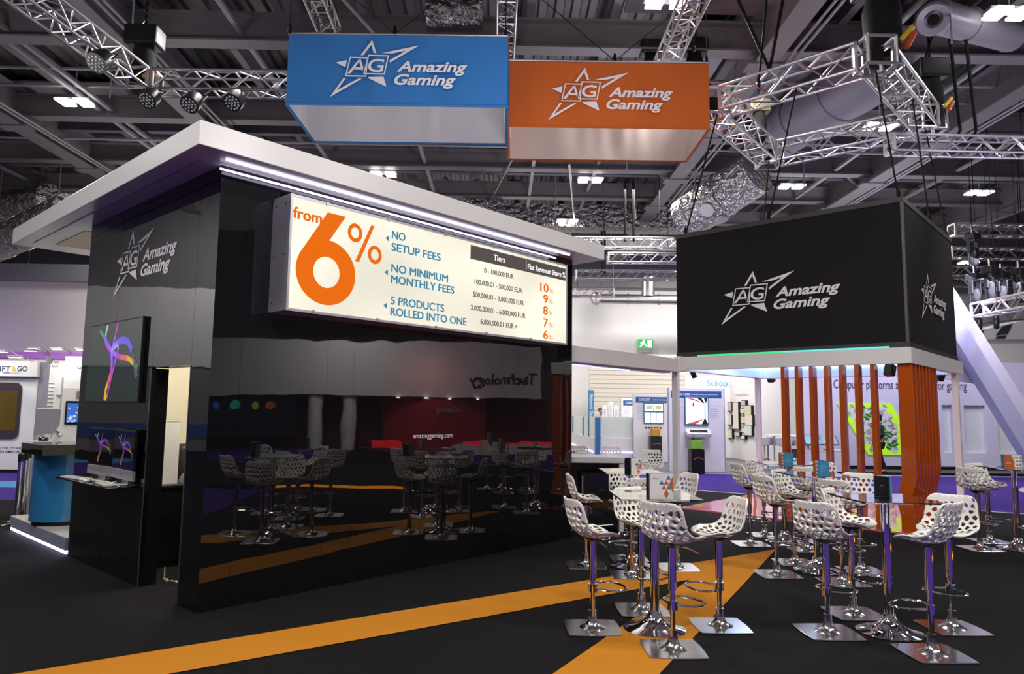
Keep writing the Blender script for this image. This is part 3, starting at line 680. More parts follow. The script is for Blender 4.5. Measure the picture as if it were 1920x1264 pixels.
keyboard(W(-.2, 2.47, .90), ANG-R(90)+.1, 'white keyboard at the outer end of the black shelf'); keyboard(W(-.19, 1.62, .90), ANG-R(90)-.12, 'white keyboard lying near the doorway end of the black shelf')
def mouse(loc_, rz, label):
    t = T('computer_mouse', label, 'mouse', loc_, rz)
    M().lathe([(.008, 0), (.03, .002), (.031, .01), (.024, .02), (.006, .026)], 16, sy=1.75).build('mouse_shell', SHELL, t, smooth=True)
    M().box(-.002, .002, .01, .045, .0255, .027).build('scroll_wheel', GREY, t)
mouse(W(-.21, 2.19, .90), ANG+.3, 'white mouse between the two keyboards, nearer the outer end'); mouse(W(-.22, 2.05, .90), ANG-.4, 'white mouse between the two keyboards, nearer the doorway')
t = T('cable_tangle', 'loose white cables lying on the black shelf behind the keyboards', 'cable', W(-.1, 1.75, .90), ANG)
for k in range(3):
    pts = [(rnd.uniform(-.12, .0), -.45+i*.075, .008+abs(.02*math.sin(i*1.7+k))) for i in range(13)]; M().tube(pts, .0035, 6).build('white_cable', SHELL, t, smooth=True)
# things in the doorway
t = T('black_cabinet', 'low black cabinet just inside the kiosk doorway', 'cabinet', W(.5, 2.14, 0), ANG)
M().box(-.2, .2, -.3, .3, .06, .80).build('cabinet_body', BLACKG, t, bevel=.005); M().box(-.21, .21, -.31, .31, .80, .83).build('cabinet_top', BLACKP, t, bevel=.004); M().box(-.18, .18, -.28, .28, 0, .06).build('plinth_base', BLACKM, t)
t = T('display_plinth', 'tall white plinth box standing on the cabinet in the doorway', 'plinth', W(.5, 2.2, .83), ANG)
M().box(-.12, .12, -.24, .25, 0, .655).build('plinth_body', WPANEL, t, bevel=.003); M().box(-.122, .122, -.242, .252, .655, .662).build('plinth_top', WHITE, t)
PET = mat('clear_pet', (.85, .9, .92), .08, trans=1., ior=1.2)
t = T('water_bottle', 'clear plastic water bottle with blue cap on the white plinth', 'bottle', W(.48, 2.26, 1.492), ANG)
M().lathe([(.028, 0), (.034, .006), (.034, .04), (.031, .045), (.034, .05), (.034, .085), (.031, .09), (.034, .095), (.034, .13), (.029, .16), (.034, .165), (.032, .195), (.014, .225), (.013, .235)], 20).build('bottle_body', PET, t, smooth=True)
M().lathe([(.0155, .23), (.0155, .25), (.012, .253)], 16).build('cap', mat('blue_cap', (.04, .07, .2), .4), t, smooth=True); M().lathe([(.0345, .118), (.0345, .148)], 20).build('wrap_label', mat('bottle_label', (.25, .38, .48), .4), t, smooth=True)
t = T('cable_bundle', 'small bundle of pale cables on the floor at the foot of the doorway', 'cable', W(.22, 1.08, .01), ANG)
for k in range(3): M().tube([(.05*k, .06-.03*k+.05*math.cos(i*.8+k), .012+.03*abs(math.sin(i*.6+k))) if i else (0, .1, .14) for i in range(9)] if k == 0 else [(.03*k+.018*i, .05*math.cos(i*.7+k)-.05*i*.4, .01+.015*abs(math.sin(i+k))) for i in range(10)], .006, 6).build('cable_loop', mat('beige_cable', (.5, .44, .34), .5), t, smooth=True)
# ================================================================ slatted pavilion
P0 = W(8.5, -3.27, 0)
PV = T('slatted_pavilion', 'open pavilion with white fascia ring, white posts and orange lacquered slats', 'exhibition stand', W(10.2, -1.4, 0), ANG)
def pv(u, v, z=0): return Vector((u-10.2, v+1.4, z))
def pbox(u0, u1, v0, v1, z0, z1): a, b = pv(u0, v0, z0), pv(u1, v1, z1); return M().box(a.x, b.x, a.y, b.y, z0, z1)
zb, zt = 2.385, 2.615
pbox(8.5, 8.62, -3.27, .34, zb, zt).build('fascia', WHITE, PV, bevel=.004); pbox(8.62, 12.15, -3.27, -3.15, zb, zt).build('fascia', WHITE, PV, bevel=.004)
pbox(4.7, 8.5, .34, .46, zb-.03, zt-.03).build('fascia', WHITE, PV, bevel=.004); pbox(8.62, 12.03, .36, .48, zb, zt).build('fascia', WHITE, PV, bevel=.004); pbox(12.03, 12.15, -3.15, .48, zb, zt).build('fascia', WHITE, PV, bevel=.004)
pbox(8.43, 8.66, .30, .52, zb-.02, zt+.01).build('corner_bracket', WHITE, PV, bevel=.004)
pbox(4.9, 8.4, .48, .66, zb-.05, zb-.02).build('light_track', ALU, PV)
PLED = mat('violet_led', (1, 1, 1), .5, emit=(.45, .25, 1), es=5)
pbox(5.2, 6.1, .50, .53, zb-.062, zb-.05).build('led_strip', PLED, PV); pbox(6.3, 7.3, .62, .65, zb-.062, zb-.05).build('led_strip', mat('blue_led', (1, 1, 1), .5, emit=(.35, .45, 1), es=6), PV)
BLED = mat('sky_led', (1, 1, 1), .5, emit=(.35, .55, 1), es=7)
pbox(8.64, 12.0, .30, .33, zt-.02, zt).build('led_strip', BLED, PV); pbox(11.97, 12.0, -3.1, .3, zt-.02, zt).build('led_strip', BLED, PV)
for u, v in ((8.55, .47), (11.93, .42), (11.72, -3.21)):
    pbox(u-.05, u+.05, v-.05, v+.05, 0, zb).build('post', WHITE, PV, bevel=.004); pbox(u-.09, u+.09, v-.09, v+.09, 0, .02).build('post_foot', WHITE, PV)
prof = [(0, 0), (.19, 0), (.19, .26), (.12, .48), (.19, .82), (.19, zb), (0, zb), (0, .82), (-.07, .48), (0, .26)]
prof = [(.03, 0), (.22, 0), (.22, .22), (.26, .42), (.26, .50), (.19, .80), (.19, zb), (0, zb), (0, .80), (.07, .50), (.07, .42), (.03, .22)]
for i in range(7):                       # slats of the front
    v = -1.405-i*.2185
    M().ext(prof, pv(8.51, v-.058), X3, Z3, (0, .058, 0)).build('slat', ORANGEL, PV, bevel=.004)
for i in range(8):                       # slats of the right side
    u = 8.55+i*.21
    M().ext(prof, pv(u, -3.26), Y3, Z3, (.058, 0, 0)).build('slat', ORANGEL, PV, bevel=.004)
PINK = mat('pink_gloss_floor', (.74, .20, .20), .04, ior=1.9, coat=.5)
pbox(8.52, 12.1, -3.25, .42, .0, .022).build('gloss_floor', PINK, PV, label='glossy pink floor')
for (u, v), rz in (((8.9, -.15), 0), ((9.7, -.2), 0)): pass
lamp('pavilion_lamp', 'AREA', W(10.2, -.6, 2.55), 45, (.55, .66, 1), 1.6)
def speaker(p, rz, label, tilt=.35, sc=1., first=[]):
    if first: o = dup(first[0], p, label, rz); o.scale = (sc,)*3; return o
    t = T('loudspeaker', label, 'speaker', p, rz, 'small speakers under the pavilion fascia')
    mb = M(); mb.ob((0, 0, -.17), (.12, 0, 0), (0, .09*math.cos(tilt), -.09*math.sin(tilt)), (0, .15*math.sin(tilt), .15*math.cos(tilt))); mb.build('speaker_box', BLACKP, t, bevel=.035, seg=3)
    mb = M(); mb.ob((0, -.088, -.14), (.1, 0, 0), (0, .004, -.004*math.sin(tilt)), (0, .13*math.sin(tilt), .13*math.cos(tilt))); mb.build('speaker_grille', mat('grille', (.03, .03, .035), .7), t, bevel=.02)
    M().bar((0, 0, -.1), (0, .02, .1), .04, .03).build('bracket', BLACKP, t)
    t.scale = (sc,)*3; first.append(t); return t
FASCIA_GLOW = mat('painted_blue_glow', (.6, .7, .8), .5, emit=(.42, .62, 1), es=.75)  # glow put into added panels for the blue light on the inner fascia
pbox(8.7, 12.0, .345, .358, zb+.01, zt-.01).build('painted_blue_glow', FASCIA_GLOW, PV, label='sky-blue glow panel standing in for light on the fascia'); pbox(12.014, 12.028, -3.1, .34, zb+.01, zt-.01).build('painted_blue_glow', FASCIA_GLOW, PV, label='sky-blue glow panel standing in for light on the fascia')
def fromkuv(u, v, z): return W(u, v, z)
speaker(at(1445, 700, 2.52), R(20), 'teal-lit black speaker hanging left of the orange slats', sc=.62)
speaker(at(1300, 694, 2.47), R(70), 'black speaker under the fascia just right of the left white post', sc=.5)
speaker(at(1668, 682, 2.45), R(-60), 'black speaker under the fascia between the last slat and the solid orange stack', sc=.62)
speaker(at(1764, 697, 2.45), R(-100), 'black speaker peeping out right of the orange stack', sc=.55)

# black hanging sign
SG = T('hanging_sign', 'huge black fabric box sign with white star logos hanging over the pavilion', 'sign', W(10.25, -1.4, 2.65), ANG)
SBLK = mat('black_fabric', (.014, .013, .0145), .85, spec=.15, noise=(300, .2)); SH = 2.155
def sp(u, v, z=0): return Vector((u-10.25, v+1.4, z))
a, b = sp(8.6, -3.22), sp(11.93, .46)
M().box(a.x, a.x+.04, a.y, b.y, 0, SH).build('fabric_panel', SBLK, SG); M().box(a.x+.04, b.x, a.y, a.y+.04, 0, SH).build('fabric_panel', SBLK, SG)
M().box(b.x-.04, b.x, a.y+.04, b.y, 0, SH).build('fabric_panel', SBLK, SG); M().box(a.x+.04, b.x-.04, b.y-.04, b.y, 0, SH).build('fabric_panel', SBLK, SG)
STR = mat('dark_trim', (.03, .028, .03), .5)
for z in (-.03, SH-.05):
    mb = M(); mb.box(a.x-.012, a.x+.05, a.y-.012, b.y+.01, z, z+.08); mb.box(a.x+.05, b.x+.01, a.y-.012, a.y+.05, z, z+.08); mb.box(b.x-.05, b.x+.01, a.y+.05, b.y+.01, z, z+.08); mb.box(a.x+.05, b.x-.05, b.y-.05, b.y+.01, z, z+.08); mb.build('edge_trim', STR, SG)
M().box(a.x-.008, a.x+.035, a.y-.008, a.y+.03, .05, SH-.05).build('corner_trim', mat('corner_trim', (.08, .075, .08), .4), SG)
GL = mat('green_led', (0, 0, 0), .5, emit=(.03, .55, .16), es=1.6); TLd = mat('teal_led', (0, 0, 0), .5, emit=(.08, .55, .5), es=1.6)
M().box(a.x-.024, a.x-.012, sp(0, -1.4).y, b.y-.4, -.03, -.004).build('led_strip', GL, SG, label='green led strip'); M().box(a.x-.024, a.x-.012, a.y+.25, sp(0, -1.4).y, -.03, -.004).build('led_strip', TLd, SG, label='teal led strip')
mb = M(); logo(mb, (a.x-.014, sp(0, -.384).y, 3.136-2.65), -Y3, Z3, 1.946); mb.build('logo', LOGOW, SG, label='white star logo on the near face')
mb = M(); logo(mb, (sp(9.40, 0).x, a.y-.014, 3.115-2.65), X3, Z3, 1.75); mb.build('logo', LOGOW, SG, label='white star logo on the right face')

# fabric banners
def banner(name, loc_, w, h, d, col, label, lining):
    t = T('fabric_banner', label, 'banner', loc_, R(-.9), 'hanging fabric banners')
    fab = mat(name, col, .85); lin = mat(name+'_lining', lining, .85)
    def ripple(s): return .022*math.sin(s*9+1)+.03*math.sin(s*4.3)+.02*math.sin(s*17+2)*max(0, math.sin(s*1.3))
    def sheet(p, q, nrm, amp=1):
        mb = M(); nx, nz = 60, 8; p, q = Vector(p), Vector(q); vs = []
        for j in range(nz+1):
            for i in range(nx+1):
                s, tt = i/nx, j/nz; env = math.sin(math.pi*tt)*math.sin(math.pi*s)
                vs.append(p.lerp(q, s)+Z3*(tt*h)+Vector(nrm)*(ripple(s*(q-p).length)*env*amp))
        mb.add(vs, [(j*(nx+1)+i, j*(nx+1)+i+1, (j+1)*(nx+1)+i+1, (j+1)*(nx+1)+i) for j in range(nz) for i in range(nx)]); return mb
    cs = [(-w/2, 0), (w/2, 0), (w/2, d), (-w/2, d)]
    for k in range(4):
        p, q = cs[k], cs[(k+1) % 4]; n = Vector(((q[1]-p[1]), -(q[0]-p[0]), 0)).normalized()
        sheet((*p, 0), (*q, 0), n).build('fabric_side', fab, t, smooth=True)
        off = n*-.03; sheet(Vector((*p, 0))+off, Vector((*q, 0))+off, n, .8).build('inner_lining', lin, t, smooth=True)
    for z, nm in ((0, 'bottom_hem'), (h, 'top_frame')):
        mb = M()
        for k in range(4): mb.cyl((*cs[k], z), (*cs[(k+1) % 4], z), .022, 8)
        mb.build(nm, fab if z == 0 else ALU, t, smooth=True)
    return t, fab
zb_ = 6.505
bl, _ = banner('blue_fabric', (-1.74, 11.0, zb_), 3.55, 1.19, 1.62, (.028, .175, .48), 'blue fabric box banner with white star logo, left of the pair', (.72, .70, .74))
mb = M(); o = Vector((-1.06, -.045, .10)); logo(mb, o, X3, Z3, 2.19); mb.build('logo', LOGOW, bl, label='white star logo')
orr, _ = banner('orange_fabric', (1.795, 11.74, zb_+.005), 3.47, 1.18, 1.62, (.56, .11, .012), 'orange fabric box banner with white star logo, right of the pair', (.75, .62, .57))
mb = M(); logo(mb, Vector((-1.05, -.045, .09)), X3, Z3, 2.15); mb.build('logo', LOGOW, orr, label='white star logo')
for (x, y), nm in (((-3.5, 11), 'left end of the blue banner'), ((0, 11), 'right end of the blue banner'), ((-1.8, 11), 'middle of the blue banner'), ((1.9, 11.74), 'middle of the orange banner'), ((3.5, 11.74), 'right end of the orange banner')):
    if nm.startswith('middle'):
        for s in (-1, 1): cable([(x+s*1.5, y, 9.0), (x, y, zb_+1.2)], .008, f'thin slanting wire to the {nm}, {"left" if s < 0 else "right"} one', grp='banner wires')
    else: cable([(x, y, 9.0), (x, y, zb_+1.2)], .008, f'thin upright wire to the {nm}', grp='banner wires')

# ================================================================ bar stools and glass tables
def shell():
    """perforated seat shell: two skins over a jittered hexagon pattern with holes"""
    Wd, Ln = .415, .54; rr = random.Random(3); dx = .058
    def inside(poly, c, n):
        out = []
        for i in range(len(poly)):
            a, b = poly[i], poly[(i+1) % len(poly)]; da = (a[0]-c[0])*n[0]+(a[1]-c[1])*n[1]; db = (b[0]-c[0])*n[0]+(b[1]-c[1])*n[1]
            if da <= 0: out.append(a)
            if da*db < 0: f = da/(da-db); out.append((a[0]+(b[0]-a[0])*f, a[1]+(b[1]-a[1])*f))
        return out
    outline = []
    hw, hl, r = Wd/2, Ln/2, .075
    for cx, cy, a0 in ((hw-r, hl-r, 0), (-hw+r, hl-r, 90), (-hw+r, -hl+r, 180), (hw-r, -hl+r, 270)):
        for k in range(7): a = R(a0+15*k); outline.append((cx+r*math.cos(a), cy+r*math.sin(a)))
    seeds = []
    for j in range(-8, 9):
        for i in range(-6, 7):
            x = (i+(.5 if j % 2 else 0))*dx+rr.uniform(-.016, .016); y = j*dx*.84+rr.uniform(-.014, .014)
            if abs(x) < hw+.05 and abs(y) < hl+.05: seeds.append((x, y))
    cells = []
    for s in seeds:
        poly = outline[:]
        for q in seeds:
            if q is s or (q[0]-s[0])**2+(q[1]-s[1])**2 > .03: continue
            mid = ((s[0]+q[0])/2, (s[1]+q[1])/2); poly = inside(poly, mid, (q[0]-s[0], q[1]-s[1]))
            if len(poly) < 3: break
        if len(poly) >= 3: cells.append((s, poly))
    # side profile (y forward, z up) from the top of the back to the front lip
    ctrl = [(-.212, .28), (-.198, .215), (-.18, .14), (-.15, .06), (-.09, .004), (-.015, -.012), (.07, -.006), (.135, .0), (.172, -.006)]
    P = []
    for k in range(len(ctrl)-1):
        a, b, c, d = ctrl[max(0, k-1)], ctrl[k], ctrl[k+1], ctrl[min(len(ctrl)-1, k+2)]
        for i in range(12):
            f = i/12; P.append(tuple(.5*((2*b[j])+(-a[j]+c[j])*f+(2*a[j]-5*b[j]+4*c[j]-d[j])*f*f+(-a[j]+3*b[j]-3*c[j]+d[j])*f**3) for j in (0, 1)))
    P.append(ctrl[-1]); S_ = [0]
    for i in range(1, len(P)): S_.append(S_[-1]+math.dist(P[i], P[i-1]))
    def pos(x, y, off):
        s = (1-(y+hl)/Ln)*S_[-1]; s = min(max(s, 0), S_[-1]*.9999); i = 0
        i = next(k for k in range(len(S_)-1) if S_[k+1] >= s); f = (s-S_[i])/max(1e-9, S_[i+1]-S_[i])
        py, pz = P[i][0]+(P[i+1][0]-P[i][0])*f, P[i][1]+(P[i+1][1]-P[i][1])*f
        k0, k1 = max(0, i-2), min(len(P)-1, i+3); ty, tz = P[k1][0]-P[k0][0], P[k1][1]-P[k0][1]; l = math.hypot(ty, tz); ny, nz = -tz/l, ty/l   # towards the sitter
        back = 1-s/S_[-1]; taper = 1-.16*max(0, back-.45)/.55-.04*max(0, .2-back)/.2
        e = abs(x)/hw; lift = .055*e**2.2*(1 if back > .2 else .35+.65*back/.2)
        o = off+lift
        return Vector((x*taper, py+ny*o, pz+nz*o))
    mb = M(); cache = {}
    def vid(x, y, off):
        k = (round(x, 4), round(y, 4), off)
        if k not in cache: cache[k] = len(mb.v); mb.v.append(pos(x, y, off))
        return cache[k]
    edges = {}
    for s, poly in cells:
        pts = []
        for i in range(len(poly)):
            a, b = poly[i], poly[(i+1) % len(poly)]
            if math.dist(a, b) < .0015: continue
            pts.append(a)
        n = len(pts)
        if n < 3: continue
        cx, cy = sum(p[0] for p in pts)/n, sum(p[1] for p in pts)/n
        area = abs(sum(pts[i][0]*pts[(i+1) % n][1]-pts[(i+1) % n][0]*pts[i][1] for i in range(n))/2)
        edge = max(abs(cx)/hw, 0) > .9 or abs(cy) > hl-.028
        hole = area > .0013 and not edge
        A = {}
        for off, sh in ((.006, .60), (-.011, .84)):
            o = [vid(*p, off) for p in pts]
            if hole:
                h = [vid(cx+(p[0]-cx)*sh, cy+(p[1]-cy)*sh, off) for p in pts]
                for i in range(n):
                    f = [o[i], o[(i+1) % n], h[(i+1) % n], h[i]]; mb.f.append(f if off > 0 else f[::-1]); mb.m.append(0)
                A[off] = h
            else: mb.f.append(o if off > 0 else o[::-1]); mb.m.append(0)
            A[('o', off)] = o
        if hole:
            h1, h2 = A[.006], A[-.011]
            for i in range(n): mb.f.append([h1[(i+1) % n], h2[(i+1) % n], h2[i], h1[i]][::-1]); mb.m.append(0)
        o1, o2 = A[('o', .006)], A[('o', -.011)]
        for i in range(n):
            e = (o1[i], o1[(i+1) % n]); r_ = (e[1], e[0])
            if r_ in edges: del edges[r_]
            else: edges[e] = (o2[i], o2[(i+1) % n])
    for (a, b), (c, d) in edges.items(): mb.f.append([a, c, d, b]); mb.m.append(0)
    o = mb.build('seat_shell', SHELL, None, smooth=True, subd=1, ang=180)
    dg = bpy.context.evaluated_depsgraph_get(); me = bpy.data.meshes.new_from_object(o.evaluated_get(dg)); old = o.data; o.modifiers.clear(); o.data = me; bpy.data.meshes.remove(old)
    me.polygons.foreach_set('use_smooth', [True]*len(me.polygons))
    return o
SHELLO = shell()
ST = T('bar_stool', 'x', 'bar stool', (0, 0, 0), 0, 'white perforated bar stools')
mb = M(); hb = .205; n = 9; pts = []
for k in range(4):
    for i in range(n):
        s = -1+2*i/n; bul = .012*(1-s*s); x, y = s*hb*.96, -(hb*.96+bul); a = k*math.pi/2; pts.append((x*math.cos(a)-y*math.sin(a), x*math.sin(a)+y*math.cos(a)))
mb.ext(pts, (0, 0, 0), X3, Y3, (0, 0, .012)); mb.build('base_plate', STEEL, ST, bevel=.004)
mb = M(); mb.lathe([(.10, .0121), (.08, .02), (.055, .035), (.038, .06), (.031, .10), (.031, .14)], 24); mb.build('base_cone', STEEL, ST, smooth=True)
M().lathe([(.019, .14), (.019, .50)], 16).build('gas_lift', CHROME, ST, smooth=True); M().lathe([(.029, .36), (.029, .69)], 20).build('column', CHROME, ST, smooth=True)
mb = M(); mb.lathe([(.036, .275), (.036, .335)], 16)
pts = [(-.02, .035, .305)]; rg = [(-.13+0, .10), (-.155, .17), (-.14, .225), (-.09, .262), (0, .275), (.09, .262), (.14, .225), (.155, .17), (.13, .10)]
mb.tube([(-.03, .01, .305)]+[(x, y-.02, .305) for x, y in rg]+[(.03, .01, .305)], .0085, 8); mb.build('footrest', CHROME, ST, smooth=True)
M().lathe([(.03, .655), (.075, .68), (.085, .69)], 20).build('seat_mount', BLACKP, ST, smooth=True)
M().tube([(.03, .0, .673), (.11, .02, .663), (.19, .04, .636)], .005, 6).build('lift_lever', CHROME, ST, smooth=True)
SHELLO.parent = ST; SHELLO.location = (0, 0, .705)
# foot point, facing direction (degrees clockwise from straight away), label
STOOLS = [((1111, 1179), 75, 'white stool left of the front left table, facing right'),
 ((1262, 1219), 45, 'stool nearest the camera in front of the left table, lattice back to the viewer'),
 ((1350, 1175), -97, 'stool on the right of the front left table, facing left over the orange stripe'),
 ((1203, 1145), 152, 'stool behind the front left table, facing the camera'),
 ((1098, 1061), 90, 'stool beside the bar counter, left of the second left table, facing right'),
 ((1270, 1065), -110, 'stool right of the second left table, beside the white post'),
 ((1184, 1080), -25, 'stool in front of the second left table, back to the viewer'),
 ((1178, 1048), 172, 'stool behind the second left table, mostly hidden'),
 ((1553, 1187), 52, 'stool at the front right table, left side, lattice back to the viewer'),
 ((1749, 1227), -36, 'stool nearest the bottom right corner, lattice back to the viewer'),
 ((1601, 1152), 132, 'stool behind the front right table showing its seat to the camera'),
 ((1786, 1179), -135, 'stool at the right of the front right table, facing left'),
 ((1457, 1078), 72, 'stool left of the middle table, standing by the tip of the orange stripe'),
 ((1491, 1056), 142, 'stool behind the middle table with its seat shown to the camera'),
 ((1581, 1093), 50, 'stool in front of the middle table, half hidden by a nearer stool'),
 ((1616, 1071), -152, 'stool right of the middle table, under the fifth slat'),
 ((1407, 1021), 80, 'stool left of the far table, at the edge of the pink floor, facing right'),
 ((1434, 1004), 142, 'stool behind the far table, below the second white post'),
 ((1512, 1031), 35, 'stool in front of the far table, before the orange slats'),
 ((1540, 1016), -142, 'stool right of the far table, before the middle slats'),
 ((1838, 1030), 55, 'stool near the right edge of the frame with lattice back, at the right-hand table'),
 ((1856, 1016), 165, 'stool behind the right-hand table near the frame edge'),
 ((1960, 1040), -90, 'stool cut off by the right frame edge'),
 ((1222, 961), 195, 'stool behind the second left table, in front of the white display panels'),
 ((1147, 942), 185, 'stool behind the bar counter, right one of two'), ((1084, 942), 185, 'stool behind the bar counter, left one of two'),
 ]
for i, (p, hd, lb) in enumerate(STOOLS):
    sp_ = R(-hd); L = at(*p, 0); L.z = .0
    if i == 0:
        ST.location = L; ST['label'] = lb
        for c in ST.children:
            if c.name.split('.')[0] in ('seat_shell', 'footrest', 'lift_lever'): c.rotation_euler = (0, 0, sp_)
    else: dup(ST, L, lb, spin=sp_, dz={1: .045, 2: 0., 4: -.015, 9: .075}.get(i, .03 if i > 8 else .01))
TB = T('bar_table', 'x', 'table', (0, 0, 0), 0, 'glass-topped bar tables')
M().box(-.31, .31, -.31, .31, .998, 1.01).build('tabletop', GLASS, TB, bevel=.002, label='square clear glass top')
M().lathe([(.034, .12), (.034, .98)], 20).build('column', CHROME, TB, smooth=True)
M().lathe([(.235, .0), (.24, .008), (.225, .016), (.15, .032), (.085, .065), (.052, .11), (.044, .14)], 36).build('trumpet_base', CHROME, TB, smooth=True)
M().lathe([(.12, .975), (.12, .997), (.04, .9975)], 24).build('top_mount', CHROME, TB, smooth=True)
TABLES = [((1228, 1180), 'front left table', 0), ((1183, 1061), 'second left table by the bar counter', 0), ((1669, 1186), 'front right table', 1), ((1533, 1070), 'middle table in front of the slats', 2), ((1472, 1016), 'far table at the pink floor', 2), ((1910, 1030), 'right-hand table at the frame edge', 3)]
TT = []
for i, (p, nm, k) in enumerate(TABLES):
    L = at(*p, 0); lb = f'square glass bar table on chrome foot, the {nm}'
    if i == 0: TB.location = L; TB['label'] = lb; TT.append(TB)
    else: TT.append(dup(TB, L, lb))
# leaflet stands
PAPER = mat('paper', (.80, .76, .74), .6); PBLUE = mat('print_blue', (.03, .22, .40), .6); POR = mat('print_orange', (.55, .12, .02), .6); PBLK = mat('print_black', (.01, .01, .012), .3)
def leaflet(p, rz, label, faces, w, h, d):
    """tent stand with a printed front, side and back"""
    t = T('leaflet_stand', label, 'leaflet stand', p, rz, 'leaflet stands on the bar tables')
    kinds = {'tri': PAPER, 'black': PBLK, 'blue': PBLUE, 'orange': POR}
    c = [(-w/2, -d/2), (w/2, -d/2), (w/2, d/2), (-w/2, d/2)]
    for k in range(4):
        if faces[k] is None: continue
        a, b = Vector((*c[k], 0)), Vector((*c[(k+1) % 4], 0)); ex = (b-a).normalized(); n = ex.cross(Z3); L = (b-a).length
        mb = M(); mb.ob((a+b)/2+Z3*h/2-n*.003, ex*L/2, n*.003, Z3*h/2); pn_ = mb.build('printed_panel', kinds[faces[k]], t)
        o = a+n*.0006
        def tri(mb, x, y, s, up=True): mb.flat([(x-s/2, y), (x+s/2, y), (x, y+s*.87)] if up else [(x-s/2, y+s*.87), (x, y), (x+s/2, y+s*.87)], o, ex, Z3)
        if faces[k] == 'tri':
            mb = M(); s = .042*h/.205*min(1, L/.14); q_ = h/.205
            mb.flat([(L*.995, .045*q_), (L*.995, .19*q_), (L*.82, .118*q_)], o, ex, Z3); tri(mb, L*.71, .118*q_, s); tri(mb, L*.61, .08*q_, s); tri(mb, L*.71, .043*q_, s); tri(mb, L*.71, .006, s, False); mb.build('print', POR, pn_)
            mb = M(); tri(mb, L*.52, .118*q_, s); tri(mb, L*.81, .157*q_, s); tri(mb, L*.81, .08*q_, s); mb.build('print', PBLUE, pn_)
            mb = M(); logo(mb, o+ex*.02+Z3*(.75*h), ex, Z3, L*.27); mb.build('print', GREY, pn_)
        if faces[k] == 'orange':
            mb = M(); mb.flat([(L*.55, .0), (L, 0), (L, h), (L*.42, h), (L*.6, h*.5)], o, ex, Z3); mb.build('print', PAPER, pn_)
            o = a+n*.0012
            for col, par in ((POR, 0), (PBLUE, 1)):
                mb = M()
                for r_ in range(4):
                    for q in range(3):
                        if (r_+q) % 2 == par and (q or r_ in (0, 3)): tri(mb, L*(.58+q*.17), .008+r_*h*.235, h*.175)
                mb.build('print', col, pn_)
            mb = M(); logo(mb, a+n*.0012+ex*.02+Z3*(h*.36), ex, Z3, L*.3); mb.build('print', LOGOW, pn_)
        if faces[k] == 'black':
            mb = M(); mb.text('AG', a+n*.0008+ex*(L*.4)+Z3*(h*.5), ex, Z3, L*.2, .015, .01); mb.build('print', GREY, pn_)
        if faces[k] == 'blue':
            mb = M()
            for r_ in range(5): mb.quad(o+ex*(L*.15)+Z3*(h*(.3+r_*.1)), o+ex*(L*(.6+.2*(r_ % 2)))+Z3*(h*(.3+r_*.1)), o+ex*(L*(.6+.2*(r_ % 2)))+Z3*(h*(.33+r_*.1)), o+ex*(L*.15)+Z3*(h*(.33+r_*.1)))
            mb.build('print', mat('print_pale_blue', (.15, .42, .6), .6), pn_)
    return t
zt_ = 1.0105
leaflet(at(1237, 935, zt_), R(6), 'leaflet stand with orange and blue triangles on the front left table', ('tri', None, 'blue', 'black'), .185, .185, .07)
leaflet(at(1187, 890.5, zt_), R(30), 'leaflet stand with a black side and printed triangles on the second left table', ('tri', None, 'blue', 'black'), .14, .17, .10)
leaflet(at(1656, 931, zt_), R(-44), 'black leaflet stand with a blue side on the front right table', ('black', 'blue', 'tri', 'blue'), .115, .16, .06)
leaflet(at(1540, 893, zt_), R(8), 'leaflet stand with orange and teal sides on the middle table', ('blue', None, 'black', 'orange'), .125, .16, .09)
leaflet(at(1474, 874.5, zt_), R(8), 'small teal and orange leaflet stand on the far table', ('blue', None, 'blue', 'orange'), .125, .165, .12)
leaflet(at(1897, 880, zt_), R(-6), 'leaflet stand with orange pentagon and triangles on the right-hand table', ('orange', 'blue', None, 'blue'), .205, .175, .06)
# ================================================================ booths across the aisle
def onplane(x, y, p0, n): d = ray(x, y); return CC + d*((Vector(p0)-CC).dot(n)/d.dot(n))
def slab(mb, pts, d): return mb.add(list(pts)+[p+d for p in pts], [tuple(range(len(pts)))[::-1], tuple(range(len(pts), 2*len(pts)))]+[(i, (i+1) % len(pts), len(pts)+(i+1) % len(pts), len(pts)+i) for i in range(len(pts))])
LAV = mat('lavender_wall', (.66, .64, .76), .7)
lamp('lavender_lamp', 'AREA', (12, 18.2, 5.5), 330, (.78, .74, 1), 3, aim=(11.5, 21.5, 1.5))
lamp('panel_lamp', 'AREA', (5.6, 17.6, 4.6), 110, (.62, .66, 1), 1.2, aim=(5.6, 20, 1.1))
lamp('booth_lamp', 'AREA', (6.5, 23.5, 4.5), 150, (1, .96, .9), 2, aim=(7.2, 26, 1.4))
# platform edge and floor of the far booths
t = T('booth_platform', 'low dark platform with a pale edge running along the far side of the purple aisle', 'platform', (11, 19.6, 0))
M().box(2.2, 24, 19.5, 26.5, 0, .03).build('platform_floor', mat('grey_carpet', (.10, .095, .10), .9), t, world=True)
M().box(8.6, 24, 19.44, 19.5, 0, .10).build('platform_skirting', BLACKM, t, world=True); M().box(2.2, 24, 19.40, 19.44, 0, .035).build('edge_strip', mat('white_tape'), t, world=True)
